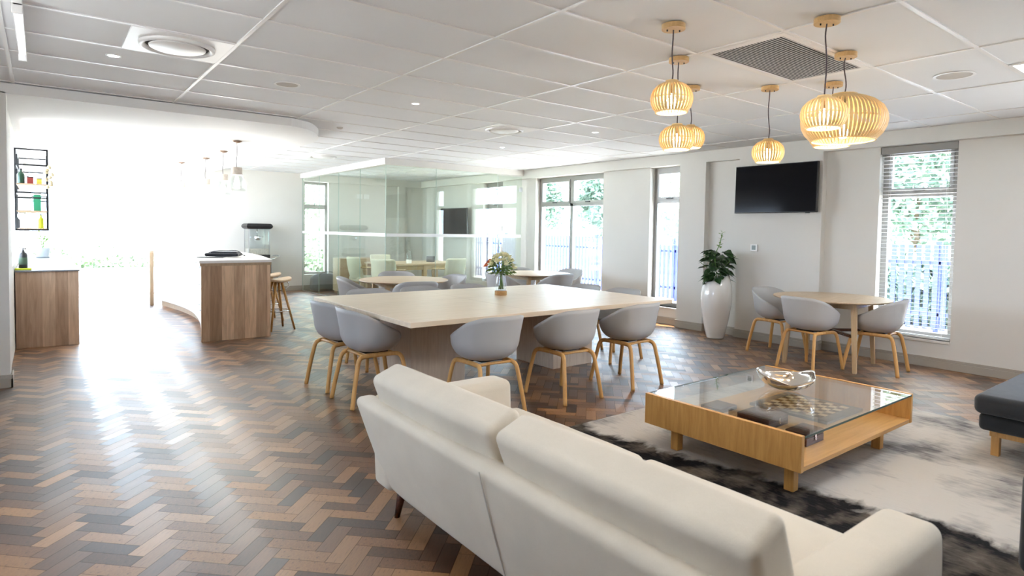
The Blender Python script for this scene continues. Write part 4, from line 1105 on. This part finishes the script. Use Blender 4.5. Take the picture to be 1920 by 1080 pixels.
for x, y in ((2.00, 8.39), (2.115, 9.66), (2.115, 10.86), (1.94, 11.95)):
    L = bpy.data.lights.new('kitchen_pendant_light', 'POINT'); L.energy = 25; L.color = (1, .96, .9); L.shadow_soft_size = .04
    lo = bpy.data.objects.new('kitchen_pendant_light', L); C.objects.link(lo); lo.location = (x, y, 1.93)
for x, y, l in ((2.115, 9.66, 'glass pendant lamp over the island, second from the nearest'), (2.115, 10.86, 'glass pendant lamp over the island, third from the nearest'), (1.94, 11.95, 'glass pendant lamp over the island, farthest and faintest')): dup(k0, (x, y, 0), 0, l)

# ---------------------------------------------------------------- popcorn machine on its cart
cart = thing('popcorn_cart', 'dark cart with large spoked wheels standing against the far wall', 'cart', (3.56, 13.28, 0)); cart.scale = (.85, 1, 1)
obj('cabinet', bx(-.27, .27, -.20, .20, .16, .72, bev=.008), 'black', cart); obj('cart_top', bx(-.31, .33, -.22, .22, .72, .76, bev=.005), 'steel', cart)
for s in (-1, 1):
    b = bmesh.new(); add_tube(b, [(.21*math.cos(k/32*2*PI), 0, .22+.21*math.sin(k/32*2*PI)) for k in range(32)], .009, 6, closed=True)
    for k in range(10): a = k*PI/5; add_tube(b, [(0, 0, .22), (.205*math.cos(a), 0, .22+.205*math.sin(a))], .003, 5)
    o = obj('wheel', b, 'blackmetal', cart, smooth=True, loc=(.06, s*.225, 0))
obj('push_handle', tube(curve_pts([(.32, -.18, .74), (.46, -.18, .80), (.46, .18, .80), (.32, .18, .74)], 5), .010, 8), 'steel', cart, smooth=True)
b = bmesh.new()
for s in (-1, 1): add_box(b, -.25, -.22, s*.16-.015, s*.16+.015, 0, .17)
obj('front_leg', b, 'blackmetal', cart)
pm = thing('popcorn_machine', 'glass sided popcorn machine with black canopy on the dark cart', 'popcorn machine', (3.56, 13.28, .761)); pm.scale = (.80, .9, 1)
obj('base', bx(-.27, .27, -.19, .19, 0, .07, bev=.004), 'black', pm)
obj('popcorn_tray', bx(-.24, .24, -.17, .17, .07, .19, bev=.01), plain('popcorn', (.62, .58, .50), .8, var=.25, scale=60), pm)
b = bmesh.new()
for x in (-.255, .255):
    for y in (-.175, .175): add_box(b, x-.012, x+.012, y-.012, y+.012, .07, .60)
obj('corner_post', b, 'steel', pm)
for a_ in ((-.243, .243, -.180, -.176), (-.243, .243, .176, .180)): obj('glass_side', bx(*a_, .07, .60), 'clear', pm)
for a_ in ((-.26, -.256, -.163, .163), (.256, .26, -.163, .163)): obj('glass_side', bx(*a_, .07, .60), 'clear', pm)
t_ = bmesh.new()
for z, e_ in ((.60, 0), (.63, .04), (.67, .05), (.715, .02)):
    pass
poly_ = [(.0, .60), (.04, .625), (.055, .66), (.03, .70), (.0, .715)]
rings = []
for e_, z in poly_: rings.append([t_.verts.new((sx*(.27+e_), sy*(.19+e_), z)) for sx, sy in ((-1, -1), (1, -1), (1, 1), (-1, 1))])
for a_, b_ in zip(rings, rings[1:]):
    for i in range(4): t_.faces.new((a_[i], a_[(i+1) % 4], b_[(i+1) % 4], b_[i]))
t_.faces.new(rings[0][::-1]); t_.faces.new(rings[-1]); obj('canopy', t_, 'black', pm)
b = lathe([(.03, .36), (.075, .37), (.085, .40), (.085, .45), (.08, .455), (0, .46)], seg=24); add_tube(b, [(0, 0, .46), (0, 0, .60)], .008, 8); add_tube(b, [(.08, 0, .42), (.15, 0, .44)], .008, 8); obj('kettle', b, 'chrome', pm, smooth=True)

# ---------------------------------------------------------------- sideboard with bottle, sponge and pot
sd_ = thing('kitchen_sideboard', 'oak board kitchen cabinet with thin grey top at the left wall', 'cabinet', (.05, 10.6, 0))
W_(obj('end_panel', bx(-.235, .342, 8.74, 8.77, .0, .862, bev=.002), 'sideb', sd_), sd_)
W_(obj('carcass', bx(-.235, .315, 8.77, 12.6, .08, .862), 'whitecab', sd_), sd_)
for k in range(5):
    y = 8.79+k*.762; d_ = W_(obj('cupboard_door', bx(.315, .335, y, y+.755, .09, .855, bev=.002), 'whitecab', sd_), sd_)
    obj('handle', bx(.335, .350, y+.60, y+.62, .60, .80, bev=.002), 'steel', d_)
W_(obj('stone_top', bx(-.24, .352, 8.725, 12.62, .863, .880, bev=.002), 'greytop', sd_), sd_)
sp = obj('lime_sponge', rbx(-.075, .075, -.05, .05, 0, .022, r=.008, n=4), 'lime', loc=(-.165, 8.85, .8805), smooth=True); tag(sp, 'lime green sponge cloth on the grey cabinet top at the left wall', 'sponge')
bt = thing('soap_bottle', 'black pump bottle standing on the lime green sponge', 'bottle', (-.165, 8.85, .9035))
obj('body', lathe([(0, 0), (.036, 0), (.040, .006), (.040, .14), (.034, .165), (.016, .18), (.014, .19), (0, .19)], seg=28, cap0=False, cap1=False), 'black', bt, autosmooth=40)
b = lathe([(.012, .188), (.014, .20), (.006, .205), (.005, .225), (0, .225)], seg=14, cap1=False); add_tube(b, [(0, 0, .222), (.03, -.01, .218)], .005, 6); obj('pump', b, 'black', bt, smooth=True)
obj('paper_label', lathe([(.0405, .04), (.0405, .12)], seg=28, cap0=False, cap1=False), plain('bottle_label', (.05, .09, .05), .6), bt)
pc = thing('small_pot_plant', 'small grey pot with a sparse green seedling on the cabinet far end', 'plant', (.02, 11.9, .881))
obj('pot', lathe([(0, .012), (.075, .012), (.092, .15), (.084, .15), (.07, .03), (0, .03)], seg=32, cap0=False, cap1=False), 'ceramic', pc, autosmooth=40)
obj('saucer', lathe([(0, 0), (.085, 0), (.095, .014), (.0, .012)], seg=32, cap0=False, cap1=False), 'ceramic', pc, autosmooth=40)
obj('soil', lathe([(0, .135), (.083, .135)], seg=24, cap0=False, cap1=False), 'soil', pc)
lb, sb = bmesh.new(), bmesh.new(); rnd = random.Random(2)
for k in range(5):
    a = k*1.3; tip = Vector((.05*math.cos(a), .05*math.sin(a), .30+.05*(k % 3))); add_tube(sb, curve_pts([(0, 0, .13), (tip.x*.5, tip.y*.5, .24), tuple(tip)], 4), .003, 5)
    for q in range(7): leafquad(lb, Vector((0, 0, .13)).lerp(tip, rnd.uniform(.35, 1)), Vector((rnd.uniform(-1, 1), rnd.uniform(-1, 1), .4)), .05, .03, .3, rnd)
obj('stems', sb, 'stem', pc); obj('leaves', lb, 'leaf2', pc)

# ---------------------------------------------------------------- hanging wall rack
rk = thing('wall_rack', 'tall black metal frame rack with wooden shelves on the left kitchen wall', 'rack', (-.07, 9.45, 1.3))
X0, X1, Y0, Y1 = -.222, .066, 8.80, 10.10
def bar(bm, p, q, s=.008):
    p, q = Vector(p), Vector(q); add_box(bm, min(p.x, q.x)-s, max(p.x, q.x)+s, min(p.y, q.y)-s, max(p.y, q.y)+s, min(p.z, q.z)-s, max(p.z, q.z)+s)
b = bmesh.new(); zs_ = (1.338, 1.76, 2.07, 2.245)
for x in (X0, X1):
    for y in (Y0, (Y0+Y1)/2, Y1): bar(b, (x, y, 1.338), (x, y, 2.245))
    for z in zs_: bar(b, (x, Y0, z), (x, Y1, z))
for y in (Y0, Y1):
    for z in (1.338, 1.70, 1.76, 2.07, 2.245): bar(b, (X0, y, z), (X1, y, z))
W_(obj('rack_frame', b, 'blackmetal', rk), rk)
for o in rk.children: pass
SHZ = (1.352, 1.556, 1.862)
for z in SHZ: W_(obj('shelf', bx(X0+.008, X1-.008, Y0+.01, Y1-.01, z-.014, z, bev=.002), 'endp', rk), rk)
def glassware(label, x, y, z):
    t = thing('wine_glass', label, 'glass', (x, y, z), 0, 'wine glasses on the bottom rack shelf')
    obj('bowl', lathe([(.004, .085), (.022, .095), (.040, .12), (.044, .145), (.036, .185), (.034, .185), (.042, .145), (.038, .122), (.02, .099), (.0, .09)], seg=28, cap0=False, cap1=False), 'clear', t, smooth=True)
    obj('stem_and_foot', lathe([(0, .0), (.036, 0), (.034, .003), (.006, .008), (.004, .02), (.004, .088), (0, .09)], seg=24, cap0=False, cap1=False), 'clear', t, smooth=True); return t
g0 = glassware('wine glass at the left front of the bottom rack shelf', -.165, 8.87, SHZ[0]+.001)
for k, (x, y, l) in enumerate(((-.05, 8.88, 'wine glass at the middle front of the bottom rack shelf'), (-.165, 9.0, 'wine glass behind the left front one on the bottom rack shelf'), (-.12, 9.15, 'wine glass in the third row of the bottom rack shelf'), (-.165, 9.3, 'wine glass in the back row of the bottom rack shelf'))): dup(g0, (x, y, SHZ[0]+.001), 0, l)
def bottle(name, label, cat, x, y, z, h, r_, mat, lab=None):
    t = thing(name, label, cat, (x, y, z))
    obj('body', lathe([(0, 0), (r_, 0), (r_, h*.6), (r_*.8, h*.7), (r_*.35, h*.8), (r_*.33, h*.97), (0, h*.97)], seg=24, cap0=False, cap1=False), mat, t, autosmooth=40)
    obj('cap', lathe([(r_*.38, h*.93), (r_*.38, h), (0, h)], seg=16, cap0=False, cap1=False), lab or 'black', t)
bottle('green_bottle', 'dark green bottle on the middle rack shelf at the left', 'bottle', -.175, 8.95, SHZ[1]+.307, .17, .035, 'bottle')
bottle('lime_bottle', 'bottle with lime label behind the glasses on the bottom rack shelf', 'bottle', .0, 9.25, SHZ[0]+.001, .17, .028, 'lime')
def tin(name, label, cat, x, y, z, w_, h_, mat):
    t = thing(name, label, cat, (x, y, z)); obj('body', bx(-w_/2, w_/2, -w_/2, w_/2, 0, h_*.86, bev=.003), mat, t); obj('lid', bx(-w_/2-.001, w_/2+.001, -w_/2-.001, w_/2+.001, h_*.87, h_, bev=.003), 'white' if mat in ('green', 'whitecab') else 'black', t)
tin('red_tin', 'dark red tin on the upper rack shelf', 'tin', -.09, 8.95, SHZ[2]+.001, .06, .085, 'red')
tin('yellow_tin', 'yellow tin on the upper rack shelf beside the red one', 'tin', -.01, 8.95, SHZ[2]+.001, .05, .07, 'yellow')
tin('green_carton', 'tall green carton on the middle rack shelf', 'carton', -.03, 8.92, SHZ[1]+.001, .07, .21, 'green')
tin('white_box', 'white box at the left of the middle rack shelf', 'box', -.145, 9.05, SHZ[1]+.001, .12, .24, 'whitecab')
gb = bmesh.new(); rnd = random.Random(9)
for k in range(9):
    add_lathe(gb, [(0, -.02), (.018, -.014), (.024, 0), (.016, .016), (.004, .028), (0, .03)], seg=12, cap0=False, cap1=False, mat=Matrix.Translation((.085+rnd.uniform(-.035, .03), 8.775+rnd.uniform(-.008, .015), 2.05-.028*k)))
add_tube(gb, [(.07, 8.79, 2.08), (.08, 8.78, 1.86)], .003, 5)
tag(obj('garlic_string', gb, 'garlic', smooth=True), 'hanging string of dried beige bulbs tied to the right corner of the rack', 'garlic string')

# ---------------------------------------------------------------- meeting room furniture
mt = thing('meeting_table', 'long pale oak meeting table inside the glass room', 'table', (5.85, 10.95, 0))
obj('tabletop', bx(-.72, .98, -.52, .52, .705, .74, bev=.003), 'oakround', mt)
for sx, sy in ((-.66, -.46), (.90, -.46), (-.66, .46), (.90, .46), (.1, -.46)): obj('leg', bx(sx-.04, sx+.04, sy-.04, sy+.04, 0, .705, bev=.003), 'oakleg', mt)
b = bmesh.new(); add_box(b, -.66, .90, -.49, -.46, .62, .70); add_box(b, -.66, .90, .46, .49, .62, .70); obj('apron', b, 'oakleg', mt)
sbd = thing('meeting_sideboard', 'low oak sideboard beyond the meeting table', 'sideboard', (5.5, 12.6, 0))
obj('body', bx(-.5, .5, -.2, .2, .06, .76, bev=.004), 'oakround', sbd)
for x in (-.45, .45):
    for y in (-.16, .16): obj('leg', bx(x-.02, x+.02, y-.02, y+.02, 0, .06), 'oakleg', sbd)
def cream_chair(label, x, y, face):
    t = thing('cream_armchair', label, 'armchair', (x, y, 0), R(face-90), 'cream upholstered chairs in the meeting room')
    bm_ = rbx(-.24, .24, -.27, -.20, .42, .86, r=.034, n=6, bulge=(0, .02, 0))
    for v_ in bm_.verts: v_.co.y += -(v_.co.z-.42)*.22 + (v_.co.x/.24)**2*.10; v_.co.x *= 1-(v_.co.z-.42)*.12+.03
    obj('backrest', bm_, 'cream', t, smooth=True)
    obj('seat', rbx(-.25, .25, -.24, .25, .38, .47, r=.035, n=5, bulge=(0, 0, .01)), 'cream', t, smooth=True)
    for s in (-1, 1):
        obj('armrest', tube(curve_pts([(s*.25, -.20, .66), (s*.29, 0, .65), (s*.27, .18, .63), (s*.25, .20, .48)], 6), .016, 8), 'oakleg', t, smooth=True)
        for yy in (-.19, .20): obj('leg', tube([(s*.25, yy*1.15, 0), (s*.21, yy, .40)], [.012, .018], 8), 'oakleg', t, smooth=True)
    return t
cc = cream_chair('cream upholstered armchair at the left end of the meeting table, leftmost', 5.05, 11.25, 0)
for x, y, f_, l in ((5.08, 10.30, 40, 'cream upholstered armchair at the near left corner of the meeting table'), (6.35, 10.22, 95, 'cream upholstered armchair with its back to us at the near side of the meeting table'), (5.7, 11.70, 270, 'cream upholstered armchair on the far side of the meeting table')):
    dup(cc, (x, y, 0), R(f_-90), l)
wb = thing('water_bottle', 'clear green tinted water bottle with white base label on the meeting table', 'bottle', (5.72, 10.70, .741))
obj('body', lathe([(0, 0), (.05, 0), (.052, .01), (.052, .17), (.04, .20), (.018, .24), (.018, .29), (0, .29)], seg=24, cap0=False, cap1=False), 'clear', wb, smooth=True)
obj('base_label', lathe([(.053, .0), (.053, .07)], seg=24, cap0=False, cap1=False), 'white', wb)
tbk = thing('phone_tablet', 'small dark tablet propped on the meeting table', 'tablet', (6.35, 10.95, .741), R(-35))
m_ = Matrix.Rotation(R(-25), 4, 'X'); obj('screen', bx(-.085, .085, -.006, .006, .004, .125, bev=.002, mat=m_), 'black', tbk); obj('stand', bx(-.05, .05, .0, .07, 0, .012, bev=.002), 'black', tbk)
bgt = thing('duffel_bag', 'dark grey duffel bag on the floor behind the glass below the end window', 'bag', (4.98, 13.25, 0))
obj('bag_body', rbx(-.30, .32, -.17, .17, .002, .36, r=.12, n=7, bulge=(0, .02, .03), wob=.02), 'bagf', bgt, smooth=True)
obj('carry_strap', tube(curve_pts([(-.18, -.17, .2), (-.14, -.15, .40), (.14, -.14, .42), (.20, -.17, .2)], 6), .012, 6, flat=(1.6, .5)), 'blackf', bgt, smooth=True)
sk = thing('wall_sockets', 'pair of white wall plates on the far wall inside the glass room', 'wall socket', (6.05, YF-.001, 2.16))
for x in (-.085, .085): obj('plate', bx(x-.07, x+.07, -.012, 0, -.055, .055, bev=.003), 'white', sk)

# ---------------------------------------------------------------- outdoors
struct('ground', bx(-40, 60, -40, 60, -.30, -.16), 'paving')
struct('bounce_terrace', bx(-6, 6.5, 14.46, 24, -.165, -.03), 'outwall')  # pale ground added in place of lawn to bounce daylight into the kitchen
struct('ground_lawn', bx(-12, 9, 24, 40, -.165, -.10), 'grass')
def palisade(label, x, y0, y1, h):
    t = thing('palisade_fence', label, 'fence', (x, (y0+y1)/2, -.16))
    b = bmesh.new(); n_ = int((y1-y0)/.125)
    for k in range(n_): y = y0+k*.125-(y0+y1)/2; add_box(b, -.008, .008, y-.036, y+.036, .05, h)
    obj('pales', b, 'fence', t)
    b = bmesh.new()
    for z in (.3, h-.3): add_box(b, .01, .04, -(y1-y0)/2, (y1-y0)/2, z-.03, z+.03)
    obj('rail', b, 'fence', t)
    k = 0
    while y0+k*2.6 <= y1: obj('post', bx(.01, .09, y0+k*2.6-(y0+y1)/2-.04, y0+k*2.6-(y0+y1)/2+.04, 0, h+.05), 'fence', t); k += 1
palisade('steel palisade fence with lens flare blue painted in, outside the window wall', 11.6, 1.0, 22.0, 1.45)
def foliage(bm, c, rad, n, s, rnd):
    for k in range(n):
        d = Vector((rnd.gauss(0, 1), rnd.gauss(0, 1), rnd.gauss(0, 1))).normalized(); rr_ = rnd.uniform(.55, 1.05)
        lump = 1+.25*noise.noise(d*2.5+Vector(c))
        p = Vector(c)+Vector((d.x*rad[0], d.y*rad[1], d.z*rad[2]))*rr_*lump
        a = Vector((rnd.gauss(0, 1), rnd.gauss(0, 1), rnd.gauss(0, 1))).normalized(); b_ = a.orthogonal().normalized(); q = rnd.uniform(.6, 1.3)*s
        v_ = [bm.verts.new(p+a*q), bm.verts.new(p+b_*q*.55), bm.verts.new(p-a*q), bm.verts.new(p-b_*q*.55)]
        bm.faces.new(v_)
def tree(label, x, y, h, rad, mat, seed, n=2600, trunk=True, name='leafy_tree', leaf=.11):
    rnd = random.Random(seed); t = thing(name, label, 'tree' if trunk else 'hedge', (x, y, -.16), 0, 'trees and shrubs outside')
    b = bmesh.new(); foliage(b, (0, 0, h-rad[2]), rad, n, leaf, rnd)
    for k in range(4): a = k*1.7+seed; foliage(b, (rad[0]*.6*math.cos(a), rad[1]*.6*math.sin(a), h-rad[2]+rnd.uniform(-.4, .3)*rad[2]), [q*.55 for q in rad], n//5, leaf, rnd)
    obj('crown', b, mat, t)
    if trunk: obj('trunk', tube(curve_pts([(0, 0, 0), (.06, .05, h*.2), (-.05, .1, h*.35), (.05, 0, h*.5)], 4), [.14]*5+[.11]*4+[.07]*4, 8), 'bark', t, smooth=True)
    return t
tree('dense green tree outside the blinds window', 15.5, 5.2, 5.6, (1.9, 2.1, 2.2), 'tree', 1, 5000)
tree('loose pale green tree outside, right of the blinds window view', 20.0, 0.5, 7.0, (2.4, 2.4, 3.0), 'tree2', 2, 3600)
tree('green tree seen through the left half of the double window', 15.0, 18.2, 5.4, (1.3, 1.5, 2.0), 'tree', 3, 4000)
tree('green tree seen through the right half of the double window', 15.5, 14.6, 4.8, (1.0, 1.2, 1.8), 'tree', 4, 3400)
tree('pale green shrub seen through the narrow window', 15.5, 11.2, 3.4, (1.1, 1.2, 1.3), 'tree2', 5, 2400)
tree('tall tree outside the meeting room side window', 14.5, 23.6, 6.2, (1.6, 1.9, 2.4), 'tree', 6, 3400)
tree('clipped green hedge outside the blinds window behind the fence', 12.6, 3.9, 1.3, (.4, 2.2, .7), 'tree', 7, 3600, False, 'garden_hedge')
tree('low green hedge outside the end window of the meeting room', 7.2, 19.5, 1.9, (2.2, .9, 1.1), 'tree2', 8, 3200, False, 'garden_hedge')
tree('leafy tree behind the low hedge outside the end window', 8.2, 23.0, 5.0, (2.0, 1.8, 1.9), 'tree2', 9, 2600)
tree('low shrub on the lawn outside the kitchen doors', 1.2, 25.5, 1.1, (2.5, .8, .6), 'tree2', 10, 1800, False, 'garden_hedge')
struct('ground_wall', bx(19.0, 19.2, -6, 30, -.16, 1.9), 'outwall')
